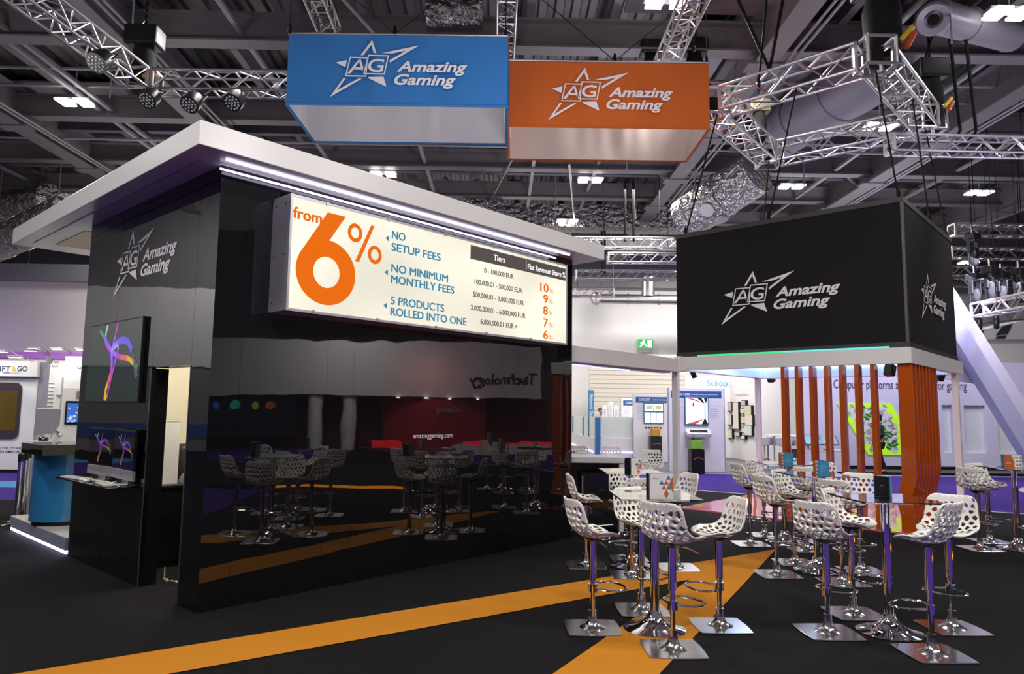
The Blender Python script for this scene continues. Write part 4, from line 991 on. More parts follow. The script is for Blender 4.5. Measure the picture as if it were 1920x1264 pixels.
# three display panels
NAVY = mat('navy_print', (.02, .10, .30), .5); GTXT = mat('grey_print', (.42, .42, .55), .6); SCR = mat('lit_screen', (1, 1, 1), .4, emit=(.85, .92, 1), es=1.0)
def panel(x0, x1, y, h, label, head, sub, scr=None, kind=0):
    t = T('exhibit_board', label, 'display panel', ((x0+x1)/2, y, .03), 0, 'standing display panels')
    w = x1-x0; M().box(-w/2, w/2, 0, .12, 0, h).build('panel_board', WPANEL, t, bevel=.004)
    M().box(-w/2-.02, -w/2, -.005, .12, 0, h).build('edge_trim', SILV, t); M().box(w/2, w/2+.02, -.005, .12, 0, h).build('edge_trim', SILV, t)
    M().box(-w/2+.07, w/2-.07, -.008, 0, h-.27, h-.08).build('header_strip', NAVY, t)
    mb = M(); mb.text(head, (-w/2+.18, -.0095, h-.205), X3, Z3, None, .075, .02); mb.text(sub, (-w/2+.62, -.0095, h-.195), X3, Z3, w*.48, .04, .01); mb.build('header_lettering', LOGOW, t)
    mb = M()
    for sx in (-1, 1):
        for k in range(9): x = sx*w*.34; l = w*.1*(.6+.4*rnd.random()); mb.box(x-w*.1, x-w*.1+l*2, -.003, 0, h*.84-.055*k-.012, h*.84-.055*k)
    mb.build('body_print', GTXT, t)
    if scr:
        sx0, sx1, sz0, sz1 = scr
        M().box(sx0-.03, sx1+.03, -.05, 0, sz0-.03, sz1+.03).build('screen_frame', mat('screen_edge', (.05, .16, .3), .3), t, bevel=.01)
        sc = M().box(sx0, sx1, -.053, -.05, sz0, sz1).build('screen_picture', SCR, t)
        sw, sh = sx1-sx0, sz1-sz0; o = Vector((sx0, -.0545, sz0)); f = lambda mb, P: mb.flat([(a*sw, b*sh) for a, b in P], o, X3, Z3)
        if kind == 0:
            mb = M(); f(mb, [(.02, .98), (.3, .98), (.8, .82), (.8, .80)]); f(mb, [(.02, .0), (.45, .0), (.8, .18), (.8, .2)][::1]); mb.build('screen_graphic', mat('glow_coral', (0, 0, 0), .5, emit=(.8, .12, .1), es=.8), t)
            mb = M(); f(mb, [(.5, 1), (.72, 1), (.86, .8), (.8, .8)]); f(mb, [(.82, 1), (1, 1), (.93, .8), (.9, .8)]); f(mb, [(.86, .2), (.89, .2), (.89, .8), (.86, .8)]); f(mb, [(.94, .2), (.97, .2), (.97, .8), (.94, .8)]); f(mb, [(.72, 0), (1, 0), (1, .02), (.9, .2), (.84, .2)]); f(mb, [(0, .49), (.8, .49), (.8, .5), (0, .5)]); f(mb, [(.3, .75), (.34, .85), (.37, .75), (.34, .62)]); mb.build('screen_graphic', mat('glow_ink', (.01, .01, .015), .5), t)
        else:
            mb = M(); f(mb, [(0, .5), (1, .5), (1, .58), (0, .58)]); f(mb, [(.47, .58), (.5, .58), (.5, 1), (.47, 1)]); f(mb, [(.33, 0), (.36, 0), (.36, .5), (.33, .5)]); f(mb, [(.66, 0), (.69, 0), (.69, .5), (.66, .5)]); f(mb, [(0, .92), (1, .92), (1, 1), (0, 1)]); mb.build('screen_graphic', mat('glow_sea', (0, 0, 0), .5, emit=(.05, .2, .3), es=.8), t)
            mb = M(); [f(mb, [(.08+.5*q, .64), (.42+.5*q, .64), (.42+.5*q, .86), (.08+.5*q, .86)]) for q in (0, 1)]; mb.build('screen_graphic', mat('glow_cream', (0, 0, 0), .5, emit=(.75, .8, .45), es=.8), t)
        mb = M()
        for k in range(6): mb.box((sx0+sx1)/2-.28+k*.095, (sx0+sx1)/2-.28+k*.095+.07, -.003, 0, sz0-.2, sz0-.14)
        mb.build('caption_print', mat('navy_ink', (.03, .04, .12), .5), t)
    return t
y1 = 19.75
pA = panel(4.68, 6.22, y1, 2.3, 'tall bluish-white display panel with the red and black screen picture, right of the white post', 'OXI-1000', 'HIGH PERFORMANCE THREE SCREEN GAMING PLATFORM', (-.31, .30, 1.31, 2.03))
mb = M(); mb.ob((0, -.16, 1.07), (.33, 0, 0), (0, .12, .07), (0, -.02, .05)); mb.build('tray', WHITE, pA, bevel=.01)
mb = M(); mb.ob((0, -.19, 1.11), (.24, 0, 0), (0, .05, .03), (0, -.005, .01)); mb.build('tray_slot', BLACKP, pA)
panel(4.42, 6.0, 23.6, 2.2, 'second display panel with the lit menu screen, left of the white post', 'OXI-307', 'COMPETITIVE PROCESSING PLATFORM', (-.43, .17, 1.27, 1.94), 1)
panel(4.42, 5.8, 26.0, 2.12, 'third display panel with a grey face, mostly hidden behind the other two', 'OXI-', 'GAMING')
def pedestal(p, h, label, boxcol, boxlabel, w=.36):
    t = T('pedestal', label, 'pedestal', p, 0, 'black pedestals before the display panels')
    M().box(-w/2, w/2, -.17, .17, .03, h).build('pedestal_body', BLACKP, t, bevel=.004)
    M().box(-w/2-.01, w/2+.01, -.18, .18, 0, .03).build('pedestal_foot', BLACKM, t)
    mb = M(); pts = [(-.12+.03*i, .02*i-.0022*i*i) for i in range(10)]
    for a, b in zip(pts, pts[1:]): mb.quad((a[0], -.171, h-.28+a[1]), (b[0], -.171, h-.28+b[1]), (b[0], -.171, h-.26+b[1]*1.2), (a[0], -.171, h-.275+a[1]*1.2))
    mb.build('swoosh_print', mat('coral_print', (.7, .12, .08), .5), t)
    b = T('computer_box', boxlabel, 'box', Vector(p)+Z3*h, 0, 'small coloured computer boxes')
    m_ = mat(boxcol[0], boxcol[1], .4); M().box(-.15, .15, -.11, .11, .01, .245).build('box_casing', m_, b, bevel=.012)
    M().lathe([(.035, -.02), (.03, -.026)], 16).build('fan_badge', mat('badge', (.75, .5, .2), .4), b)
    b.children[-1].location = (0, -.105, .13); b.children[-1].rotation_euler = (R(90), 0, 0)
    mb = M(); [mb.cyl((x, y, 0), (x, y, .011), .015, 8) for x in (-.12, .12) for y in (-.08, .08)]; mb.build('rubber_feet', BLACKM, b)
pedestal((5.36, 19.5, .03), .63, 'black pedestal before the right display panel', ('green_box', (.22, .50, .05)), 'green box with a badge on the black pedestal before the right panel')
pedestal((5.08, 23.35, .03), .84, 'black pedestal before the second display panel', ('amber_box', (.62, .27, .02)), 'orange box with a badge on the black pedestal before the second panel')
t = T('small_camera', 'small black device standing on the green box', 'device', (5.28, 19.5, .916)); M().lathe([(.05, 0), (.045, .02), (.012, .03), (.012, .09), (.03, .1), (.032, .15), (.01, .17)], 14).build('device_body', BLACKP, t, smooth=True); M().cyl((0, -.03, .125), (0, -.036, .125), .015, 10).build('lens', CHROME, t)

# white lit wall with blue lettering, brick-like wall, wall of monitors, lavender wall
sw = T('booth_wall', 'brightly lit white booth wall with blue lettering behind the right display panel', 'booth wall', (7.7, 26.1, .03)); M().box(6.78, 9.3, 26, 26.2, .03, 3.0).build('wall_panel', WPANEL, sw, world=True)
a, b = atY(1326, 724, 25.99), atY(1326, 712, 25.99)
mb = M().text('Skilrock', (a.x, 25.992, a.z), X3, Z3, .80, (b.z-a.z)*1.0, .01); mb.build('lettering', mat('sky_letter', (.06, .32, .55), .5), sw, world=True, label='sky blue lettering')
mb = M()
for k in range(5): mb.box(6.9+.0, 8.2, 25.985, 25.998, 2.05-.17*k, 2.08-.17*k)
mb.build('small_print', GTXT, sw, world=True)
wb2 = struct(M().box(atY(1105, 700, 32).x, atY(1290, 700, 32).x, 32, 32.2, 0, 4.25).build('wall_far', mat('beige_block', (.62, .57, .49), .8)))
mb = M(); zz2 = .3
xa, xb = atY(1105, 700, 32).x, atY(1290, 700, 32).x
while zz2 < 4.2: mb.box(xa, xb, 31.992, 32, zz2, zz2+.02); zz2 += .2
mb.build('mortar_line', mat('mortar', (.45, .41, .36), .9), wb2)
A_, B_ = Vector((8.42, 26.0, .03)), Vector((9.05, 22.8, .03)); dn = (B_-A_).normalized(); nn = Vector((-abs(dn.y), -dn.x if dn.y < 0 else dn.x, 0)); nn = Vector((dn.y, -dn.x, 0)); nn = nn if nn.x < 0 else -nn
tw = T('monitor_wall', 'grey wall carrying a cluster of small monitors', 'booth wall', (A_+B_)/2); mb = M(); slab(mb, [A_, B_, B_+Z3*3.0, A_+Z3*3.0], -nn*.12); mb.build('wall_panel', mat('warm_grey_wall', (.60, .57, .57), .7), tw, world=True)
p = onplane(1379, 743, A_, nn); q = onplane(1404, 743, A_, nn)
M().text('Gaming Monitors', p+nn*.01, dn, Z3, (q-p).length, .10, .0).build('lettering', GREY, tw, world=True)
SC = [mat('shot_a', (.1, .1, .1), .3, emit=(.45, .40, .45), es=.8), mat('shot_b', (.1, .1, .1), .3, emit=(.55, .60, .50), es=.8), mat('shot_c', (.1, .1, .1), .3, emit=(.60, .55, .28), es=.8), mat('shot_d', (.1, .1, .1), .3, emit=(.75, .60, .52), es=.8)]
mons = [(1367, 1376, 755, 770, 0, 'upper left monitor of the grey wall'), (1367, 1376, 779, 796, 1, 'middle left monitor of the grey wall'), (1367, 1377, 805, 821, 2, 'lower left monitor of the grey wall'), (1379, 1389, 755, 804, 3, 'tall narrow monitor on the grey wall'),
 (1401, 1413, 761, 778, 2, 'top screen of the curved trio on the grey wall'), (1402, 1415, 779, 797, 3, 'middle screen of the curved trio on the grey wall'), (1401, 1414, 798, 816, 1, 'bottom screen of the curved trio on the grey wall'), (1395, 1402, 752, 760, 0, 'topmost tiny monitor right of the tall one'), (1393, 1400, 767, 774, 1, 'second tiny monitor right of the tall one'), (1394, 1402, 781, 793, 2, 'small square monitor right of the tall one'), (1396, 1401, 802, 811, 1, 'small upright monitor low right of the tall one'), (1382, 1391, 811, 817, 0, 'flat dark monitor below the tall one'), (1395, 1401, 818, 823, 3, 'lowest tiny monitor on the grey wall')]
for x0, x1, y0, y1_, k, lb in mons:
    c = onplane((x0+x1)/2, (y0+y1_)/2, A_, nn); w = (onplane(x1, y0, A_, nn)-onplane(x0, y0, A_, nn)).length; h = (onplane(x0, y0, A_, nn)-onplane(x0, y1_, A_, nn)).z
    t = T('wall_monitor', lb, 'monitor', c+nn*.002, 0, 'monitors on the grey wall')
    mb = M(); mb.ob(nn*.05, dn*(w/2+.02), Z3*(h/2+.02), nn*.05); mb.build('monitor_frame', BLACKP, t, bevel=.01)
    mb = M(); mb.ob(nn*.102, dn*w/2, Z3*h/2, nn*.002); mb.build('monitor_screen', SC[k], t)
TX = T('lavender_wall', 'long lavender-lit white booth wall with dark lettering behind the orange slats', 'booth wall', (12.5, 21.6, .03))
yT = 21.5
xs_ = [9.2, atY(1768, 800, yT).x, atY(1787, 800, yT).x, atY(1809, 800, yT).x, atY(1849, 800, yT).x, atY(1870, 800, yT).x, atY(1912, 800, yT).x, 19]
zl, zh = atY(1810, 850, yT).z, atY(1810, 760, yT).z
mb = M(); mb.box(xs_[0], xs_[7], yT, yT+.2, .03, zl); mb.box(xs_[0], xs_[7], yT, yT+.2, zh, 3.3)
for i in (0, 2, 4, 6): mb.box(xs_[i], xs_[i+1], yT, yT+.2, zl, zh)
mb.build('wall_panel', LAV, TX, world=True)
FR = mat('frosted_glass', (.70, .76, .74), .4, noise=(2, .10))
for i in (1, 3, 5): M().box(xs_[i], xs_[i+1], yT+.13, yT+.15, zl, zh).build('frosted_window', FR, TX, world=True, label='frosted glass pane')
M().box(9.2, 19, yT-.03, yT, .03, .13).build('skirting', BLACKM, TX, world=True)
a, b = atY(1563, 728, yT), atY(1812, 727, yT); c = atY(1563, 711, yT)
M().text('Computer platforms and solutions for gaming', (a.x, yT-.012, a.z), X3, Z3, b.x-a.x, (c.z-a.z), .004).build('lettering', mat('slate_letter', (.07, .08, .12), .5), TX, world=True, label='dark lettering')
Q = [atY(x, y, yT-.04) for x, y in ((1570.6, 757), (1629, 853), (1727, 853), (1671, 757))]
lp = T('lime_panel', 'lime green slanted wall panel with a pattern of white hexagons', 'wall panel', (Q[0]+Q[2])/2)
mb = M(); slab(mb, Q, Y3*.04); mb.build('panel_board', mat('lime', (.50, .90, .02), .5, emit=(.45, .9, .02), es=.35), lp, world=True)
HXW = mat('hex_white', (.80, .82, .74), .5); HXG = mat('hex_grey', (.40, .46, .36), .5); HXK = mat('hex_dark', (.05, .12, .05), .5); HXL = mat('hex_green', (.25, .75, .12), .5)
mb = M(); hr = .115; n = 0
for r_ in range(9):
    for c_ in range(9):
        x = 1596+c_*10.2; y = 765+r_*11.2+(5.6 if c_ % 2 else 0)
        dline = (x-1570)-(y-757)*.61
        if not (14 < dline < 88) or y > 851 or y < 762: continue
        if 30 < dline < 44 and r_ > 5: continue
        p = atY(x, y, yT-.045); kind = 2 if 36 < dline < 66 and (r_+c_) % 3 else 0
        H6 = [(hr*math.cos(R(60*i)), hr*math.sin(R(60*i))) for i in range(6)]
        if kind == 0:
            for i, kk in ((0, 0), (2, 1), (4, 1)):
                mb.k = [0, 1][1 if i == (n % 3)*2 else 0]; q = [H6[i], H6[(i+1) % 6], H6[(i+2) % 6], (0, 0)]; mb.flat(q[::1], p, X3, Z3)
        else:
            mb.k = 3; mb.flat(H6, p, X3, Z3); mb.k = 2; an = R(30 if n % 2 else -30)
            for s in (-.5, .35): mb.flat([(x_*math.cos(an)-y_*math.sin(an), x_*math.sin(an)+y_*math.cos(an)) for x_, y_ in ((-.09, s*hr-.02), (.09, s*hr-.02), (.07, s*hr+.035), (-.07, s*hr+.035))], p-Y3*.002, X3, Z3)
        n += 1
mb.build('hexagon_pattern', [HXW, HXG, HXK, HXL], lp, world=True)
# white plinth with two tilted control panels
a, b = atY(1512, 845, 20.4), atY(1586, 845, 20.4)
t = T('white_plinth', 'long white plinth behind the orange slats carrying two tilted tablets', 'plinth', ((a.x+b.x)/2, 20.6, .03)); hw = (b.x-a.x)/2
M().box(-hw, hw, -.25, .25, 0, a.z-.03).build('plinth_body', LAV, t, bevel=.004); M().box(-hw-.01, hw+.01, -.26, .26, a.z-.03, a.z-.01).build('plinth_top', WHITE, t)
TEAL = mat('teal_screen', (.02, .1, .14), .3, emit=(.08, .42, .55), es=.7)
for x, y, lb, lit in ((1526, 842, 'tilted teal tablet on a stand, left one on the white plinth', True), (1553, 842, 'tilted dark tablet frame on a stand, right one on the white plinth', False)):
    p = atY(x, y, 20.5); p.z = a.z+.02
    s = T('tilted_tablet', lb, 'tablet', p, 0, 'tilted tablets on the white plinth')
    M().box(-.12, .12, -.08, .08, 0, .015).build('stand_foot', BLACKP, s); M().cyl((0, 0, .015), (0, 0, .17), .02, 10).build('stand_post', BLACKP, s)
    mb = M(); mb.ob((.0, 0, .27), (.28, 0, 0), (0, .10, .13), (0, -.012, .009)); mb.build('tablet_frame', BLACKP, s, bevel=.008)
    mb = M(); mb.ob((-.01, -.0135, .281), (.25, 0, 0), (0, .085, .1105), (0, -.002, .0015)); mb.build('tablet_screen', TEAL if lit else mat('dim_screen', (.02, .05, .06), .2), s)
# white tub stools with chrome bases and a high table
def tub(p, rz, label, first=[]):
    if first: return dup(first[0], p, label, rz)
    t = T('tub_stool', label, 'bar stool', p, rz, 'white tub stools by the lavender wall')
    mb = M(); n = 28; prof = []
    for i in range(n+1):
        a = R(-140+280*i/n); h = .13+.12*math.cos(a/1.6); prof.append((a, max(.05, h)))
    vs = []
    for a, h in prof:
        for r_, z in ((.13, 0), (.24, .05), (.29, h), (.27, h+.01), (.22, .07), (.1, .035)): vs.append((r_*math.sin(a), -r_*math.cos(a)*-1, .68+z))
    mb.add(vs, [(i*6+j, i*6+j+1, (i+1)*6+j+1, (i+1)*6+j) for i in range(n) for j in range(5)])
    mb.build('tub_shell', WHITE, t, smooth=True); M().lathe([(.12, .68), (.23, .70), (.23, .735), (.1, .74)], 24).build('seat_pad', WHITE, t, smooth=True)
    M().lathe([(.22, 0), (.22, .012), (.04, .03), (.028, .05), (.028, .68)], 20).build('pedestal_base', CHROME, t, smooth=True); M().tube([(.16*math.cos(R(20*i)), .16*math.sin(R(20*i)), .28) for i in range(18)], .01, 6, True).build('footring', CHROME, t, smooth=True)
    first.append(t); return t
for x, Y, rz, lb in ((1434, 21.2, 180, 'white tub stool behind the second white post'), (1469, 20.9, 150, 'white tub stool just left of the first orange slat'), (1482, 21.3, 200, 'white tub stool partly behind the first orange slat'), (1505, 20.9, 170, 'white tub stool between the first and second orange slats')):
    p = atY(x, 860, Y); p.z = .03; tub(p, R(rz), lb)
p = atY(1465, 860, 21.1); p.z = .03
t = T('high_table', 'white-topped high table among the tub stools', 'table', p); M().box(-.35, .75, -.3, .3, .97, 1.0).build('tabletop', WHITE, t, bevel=.004)
for x, y in ((-.3, -.25), (.7, -.25), (-.3, .25), (.7, .25)): M().box(x-.02, x+.02, y-.02, y+.02, 0, .97).build('leg', SILV, t)
# slanted white frame leg at the right and the white booth behind it
def pxpoly(pts, Y): return [atY(x, y, Y) for x, y in pts]
t = T('slanted_frame', 'huge white slanting frame leg running down to the right edge of the photo', 'booth frame', (12.6, 18, 0))
f1 = pxpoly([(1772, 545), (1902, 760), (2010, 940), (2010, 985), (1960, 910), (1770, 600)], 18); f2 = pxpoly([(1772, 516), (1797, 553), (2010, 890), (2010, 950), (1772, 557)], 18.35)
mb = M(); slab(mb, f1[::-1], Y3*.34); mb.build('front_face', mat('lavender_light_tint', (.50, .52, .72), .6), t, world=True); mb = M(); slab(mb, f2[::-1], Y3*.5); mb.build('rear_face', LAV, t, world=True)  # white leg; blue local light put into the front face colour
mb = M(); slab(mb, pxpoly([(1772, 600), (1772, 710), (1845, 722)], 18.4)[::-1], Y3*.1); mb.build('gusset_panel', LAV, t, world=True)
wbth = T('white_booth', 'white booth block with dark windows at the right edge, under the pale truss', 'booth', (18, 24, 0))
mb = M(); slab(mb, pxpoly([(1835, 636), (1990, 636), (1990, 870), (1835, 870)], 24)[::-1], Y3*2); mb.build('lower_wall', mat('cream_wall', (.74, .70, .66), .8), wbth, world=True)
mb = M(); slab(mb, pxpoly([(1826, 622), (1990, 585), (1990, 636), (1842, 636)], 23.7)[::-1], Y3*2.2); mb.build('upper_fascia', mat('grey_white', (.62, .62, .58), .8), wbth, world=True)
for k, P in enumerate((((1880, 612), (1899, 607), (1890, 626), (1868, 629)), ((1870, 631), (1888, 628), (1885, 635), (1867, 635)), ((1836, 620), (1846, 618), (1841, 630), (1836, 627)))):
    mb = M(); slab(mb, pxpoly(P, 23.66)[::-1], Y3*.04); mb.build('window_opening', mat('dark_window', (.03, .035, .03), .3), wbth, world=True)
# reception counter with blue uprights, tower signs
C_ = Vector((3.17, 23.8, .03)); L_ = Vector((3.0, 29.5, .03)); R_ = Vector((4.5, 23.8, .03))
t = T('reception_counter', 'white reception counter with glass screens and blue uprights beyond the bar', 'counter', C_)
BLU = mat('blue_upright', (.03, .16, .42), .4); FG = mat('screen_glass_white', (.72, .76, .70), .3)
for a, b in ((L_, C_), (C_, R_)):
    d = (b-a).normalized(); n2 = Vector((d.y, -d.x, 0)); L = (b-a).length
    mb = M(); mb.ob((a+b)/2+Z3*.38, d*L/2, n2*.05, Z3*.36); mb.build('front_panel', WPANEL, t, world=True)
    mb = M(); mb.ob((a+b)/2+Z3*1.1, d*L/2, n2*.015, Z3*.34); mb.build('glass_screen', FG, t, world=True)
    mb = M(); mb.ob((a+b)/2+Z3*.28+n2*.06, d*L/2, n2*.01, Z3*.02); mb.build('led_strip', PLED, t, world=True)
for p, z0, z1, w in ((C_+Vector((.08, -.07, 0)), .05, 1.45, .085), (C_.lerp(L_, .45)+Vector((.05, 0, 0)), .7, 1.45, .1), (C_.lerp(L_, .95)+Vector((.05, 0, 0)), .7, 1.45, .1)): M().box(p.x-w, p.x+w, p.y-.02, p.y+.02, z0, z1).build('upright', BLU, t, world=True)
p0, p1 = atY(1103, 800, 25), atY(1114, 733, 25)
t = T('tower_sign', 'blue upright tower sign with white vertical lettering', 'sign', ((p0.x+p1.x)/2, 25, .03)); w = (p1.x-p0.x)/2
M().box(-w, w, 0, .15, 0, p1.z).build('tower_body', mat('steel_blue', (.07, .25, .45), .5), t, bevel=.004); M().text('Skilrock Technologies', (-.05, -.004, p1.z-.15), -Z3, X3, 1.45, .11, .012).build('lettering', LOGOW, t); M().box(-w-.02, w+.02, -.02, .17, -.0, .04).build('tower_base', GREY, t)
for x0, x1, yt, s, lb in ((1130, 1138, 762, 'GAME', 'short white tower sign lettered GAME'), (1141, 1149, 755, 'SPORTS', 'tallest white tower sign lettered SPORTS'), (1151, 1160, 762, 'LOTTERY', 'short white tower sign beside the third display panel')):
    a, b = atY(x0, yt, 25), atY(x1, yt, 25); w = (b.x-a.x)/2
    t = T('tower_sign', lb, 'sign', ((a.x+b.x)/2, 25, .03), 0, 'white tower signs'); M().box(-w, w, 0, .12, 0, a.z).build('tower_body', mat('lit_white_tower', (.85, .84, .80), .6), t, bevel=.004); M().text(s, (.035, -.004, a.z-.62), Z3, -X3, .5, .075, .01).build('lettering', GTXT, t); M().box(-w-.02, w+.02, -.02, .14, -.0, .04).build('tower_base', GREY, t)
# bar counter at the end of the kiosk
t = T('bar_counter', 'pale bar counter with a thick top at the far end of the kiosk', 'counter', (1.2, 10.2, 0))
PGREY = mat('pale_laminate', (.62, .60, .62), .35)
M().box(.62, 1.72, 9.93, 10.55, .94, 1.02).build('countertop', PGREY, t, bevel=.004, world=True); M().box(1.66, 1.72, 9.95, 10.53, 0, .94).build('end_panel', PGREY, t, bevel=.003, world=True); M().box(.62, .68, 9.95, 10.53, 0, .94).build('end_panel', PGREY, t, world=True); M().box(.68, 1.66, 10.49, 10.53, 0, .94).build('back_panel', mat('grey_laminate', (.32, .31, .31), .5), t, world=True)
t = T('bar_fridge', 'black glass-door fridge under the bar counter', 'fridge', (1.38, 10.22, 0))
M().box(-.24, .24, -.2, .22, .02, .8).build('fridge_body', BLACKP, t, bevel=.004); M().box(-.24, .24, -.235, -.205, .06, .8).build('fridge_door', mat('door_glass', (.012, .012, .014), .05), t, bevel=.003)
M().box(-.235, -.215, -.245, -.235, .1, .76).build('door_trim', ALU, t); mb = M(); mb.tube([(-.2, -.24, .1), (0, -.248, .085), (.2, -.24, .1)], .006, 6); mb.build('door_rail', ALU, t); mb = M(); [mb.cyl((x, -.1, 0), (x, -.1, .02), .02, 8) for x in (-.18, .18)]; mb.build('foot', BLACKM, t)
t = T('khaki_carton', 'khaki carton with a peaked top standing under the bar counter', 'carton', (.93, 10.15, 0)); KH = mat('khaki_card', (.20, .18, .10), .8)
M().box(-.11, .11, -.1, .1, 0, .5).build('carton_body', KH, t); M().ext([(-.11, .5), (.11, .5), (.03, .66), (-.03, .66)], (0, -.1, 0), X3, Z3, (0, .2, 0)).build('carton_top', KH, t); M().box(-.09, .09, -.104, -.1, .28, .42).build('print', mat('khaki_print', (.32, .30, .16), .7), t)

# ================================================================ stand at the left
q1, q2 = W(-.02, 3.2, 0), W(-.02, 5.45, 0)
t = T('raised_platform', 'low glossy pale platform with a lit white edge left of the kiosk', 'platform', (q1+q2)/2, ANG)
def pl_(u0, u1, v0, v1, z0, z1): return M().box(u0, u1, v0-4.325, v1-4.325, z0, z1)
pl_(0, 3.6, 3.21, 5.45, .05, .18).build('platform_body', mat('blue_grey_gloss', (.32, .35, .45), .25), t); pl_(-.0, 3.6, 3.21, 5.45, .18, .19).build('deck', mat('beige_gloss', (.72, .68, .60), .08), t)
pl_(.01, .05, 3.21, 5.44, .012, .05).build('led_strip', mat('violet_white_led', (1, 1, 1), .5, emit=(.72, .66, 1), es=9), t); pl_(.05, 3.6, 3.21, 5.44, 0, .05).build('plinth_base', BLACKM, t)
pp = at(112, 980, .19)
t = T('curved_podium', 'glossy blue curved podium with a thick black slab top, left of the kiosk', 'podium', pp, ANG)
M().lathe([(.30, 0), (.30, .05)], 32).build('podium_foot', BLACKP, t, smooth=True); M().lathe([(.33, .05), (.33, .86)], 40).build('podium_body', mat('podium_blue', (.025, .19, .42), .12, coat=.5), t, smooth=True)
M().box(-.40, .46, -.55, .30, .86, .985).build('slab_top', BLACKG, t, bevel=.004)
p = at(62, 968, .0)
t = T('white_counter', 'pale glossy counter block behind the blue podium', 'counter', p, R(4)); M().box(-.16, .5, 0, .55, .02, 1.08).build('counter_body', mat('grey_gloss', (.55, .53, .54), .12), t, bevel=.004); M().box(-.17, .51, -.01, .56, 1.08, 1.1).build('countertop', WHITE, t, bevel=.003); M().box(-.15, .49, .01, .54, 0, .02).build('toe_kick', BLACKM, t)
M().box(.1, .3, -.03, 0, .05, 1.06).build('side_fin', WHITE, t)
# computer seen from behind
c = T('desktop_computer', 'silver all-in-one computer seen from behind on the pale counter', 'computer', p+Vector((.02, .28, 1.1)), R(4), 'slim all-in-one computers'); SA = mat('silver_alu')
mb = M(); mb.ob((0, 0, .29), (.27, 0, 0), (0, .012, 0), (0, .02, .2)); mb.build('display', SA, c, bevel=.01); mb = M(); mb.ext([(0, 0), (-.02, .28), (-.03, .28), (-.10, .012), (-.10, 0)], (.10, 0, 0), Y3, Z3, (.17, 0, 0)); mb.build('stand_foot', SA, c, bevel=.004)
mb = M(); o = Vector((.16, -.014, .36)); mb.flat([(.024*math.cos(a)*(1-.12*abs(math.cos(2*a))), .026*math.sin(a)) for a in [i*math.pi/10 for i in range(20)]], o, X3, Z3); mb.flat([(0, .028), (.016, .048), (.012, .032)], o, X3, Z3); mb.build('emblem', BLACKP, c)
t = T('cable_box', 'small dark box with pale cables behind the silver computer', 'box', p+Vector((.0, .1, 1.1)), R(4)); M().box(-.06, .06, -.03, .03, 0, .06).build('box_casing', BLACKP, t, bevel=.004); mb = M(); mb.tube([(-.09, -.02, .01), (-.05, -.04, .08), (.02, -.05, .03), (.08, -.04, .07), (.11, -.02, .01)], .005, 6); mb.build('pale_cable', SHELL, t, smooth=True)
p = atY(136, 836, 9.95)
t = T('sloped_console', 'white sloping console with a small blue lit screen beside the kiosk edge', 'console', (p.x, p.y, 1.08), R(8))
M().ext([(-.2, 0), (.3, 0), (.3, .80), (-.05, .80), (-.05, .3)], (-.12, -.03, 0), X3, Z3, (0, .3, 0)).build('console_body', WPANEL, t, bevel=.004)
M().box(-.11, .2, -.045, -.03, .3, .62).build('screen_frame', BLACKP, t, bevel=.006); M().box(-.085, .19, -.048, -.045, .33, .59).build('screen_picture', mat('blue_screen', (0, 0, 0), .4, emit=(.06, .2, .75), es=.8), t)
mb = M()
for i in range(24): x, z = -.08+rnd.random()*.22, .33+rnd.random()*.2*(1); mb.box(x, x+.025, -.0495, -.048, z, z+.02)
mb.build('screen_tiles', mat('tile_white', (0, 0, 0), .4, emit=(.7, .8, 1), es=.8), t); M().cyl((-.22, -.0, .2), (-.14, -.06, .17), .025, 10).build('grab_handle', CHROME, t, smooth=True); M().box(.02, .15, -.04, -.03, .66, .76).build('picture_label', mat('brown_print', (.3, .2, .14), .5), t)
st_ = T('console_stand', 'narrow white stand under the sloping console', 'stand', (p.x, p.y+.1, .19), R(8)); M().box(-.1, .25, -.02, .2, .02, .89).build('stand_body', WPANEL, st_); M().box(-.12, .27, -.04, .22, 0, .02).build('stand_base', GREY, st_)
# barrier posts
def barrier(p, label, first=[]):
    if first: return dup(first[0], p, label)
    t = T('barrier_post', label, 'barrier post', p, 0, 'chrome barrier posts'); M().lathe([(.17, 0), (.17, .012), (.05, .035), (.03, .04)], 24).build('weighted_base', CHROME, t, smooth=True); M().lathe([(.03, .04), (.03, .94)], 20).build('post_tube', CHROME, t, smooth=True); M().lathe([(.036, .86), (.036, .96), (.02, .975)], 20).build('belt_head', BLACKP, t, smooth=True); first.append(t); return t
for x, y, lb in ((29, 985, 'chrome barrier post nearest the left frame edge'), (39, 978, 'chrome barrier post in the middle of the three'), (45, 970, 'chrome barrier post next to the pale counter')): barrier(at(x, y, 0), lb)
# loyalty booth
yG = 17.5; GW = mat('lit_white_board', (.86, .85, .82), .6)
t = T('loyalty_booth', 'bright white booth front with dark and gold lettering at the far left', 'booth', (-12, yG, 0))
xr = atY(72, 700, yG).x; zt2 = atY(60, 677, yG).z; zd = atY(30, 708, yG).z
M().box(-17.5, xr, yG, yG+.3, .08, zd).build('front_board', GW, t, world=True); M().box(-17.5, xr+.03, yG-.12, yG+.32, zd+.02, zt2).build('header_board', GW, t, world=True); M().box(-17.5, xr+.03, yG-.06, yG+.3, zd, zd+.02).build('shadow_gap', GREY, t, world=True)
M().box(xr, xr+.13, yG+.02, yG+.22, .08, zt2-.02).build('return_wall', mat('lilac_grey', (.36, .33, .40), .7), t, world=True); M().box(-17.5, xr, yG-.02, yG+.1, 0, .08).build('skirting', BLACKM, t, world=True)
NV = mat('navy_letter', (.03, .05, .10), .6)
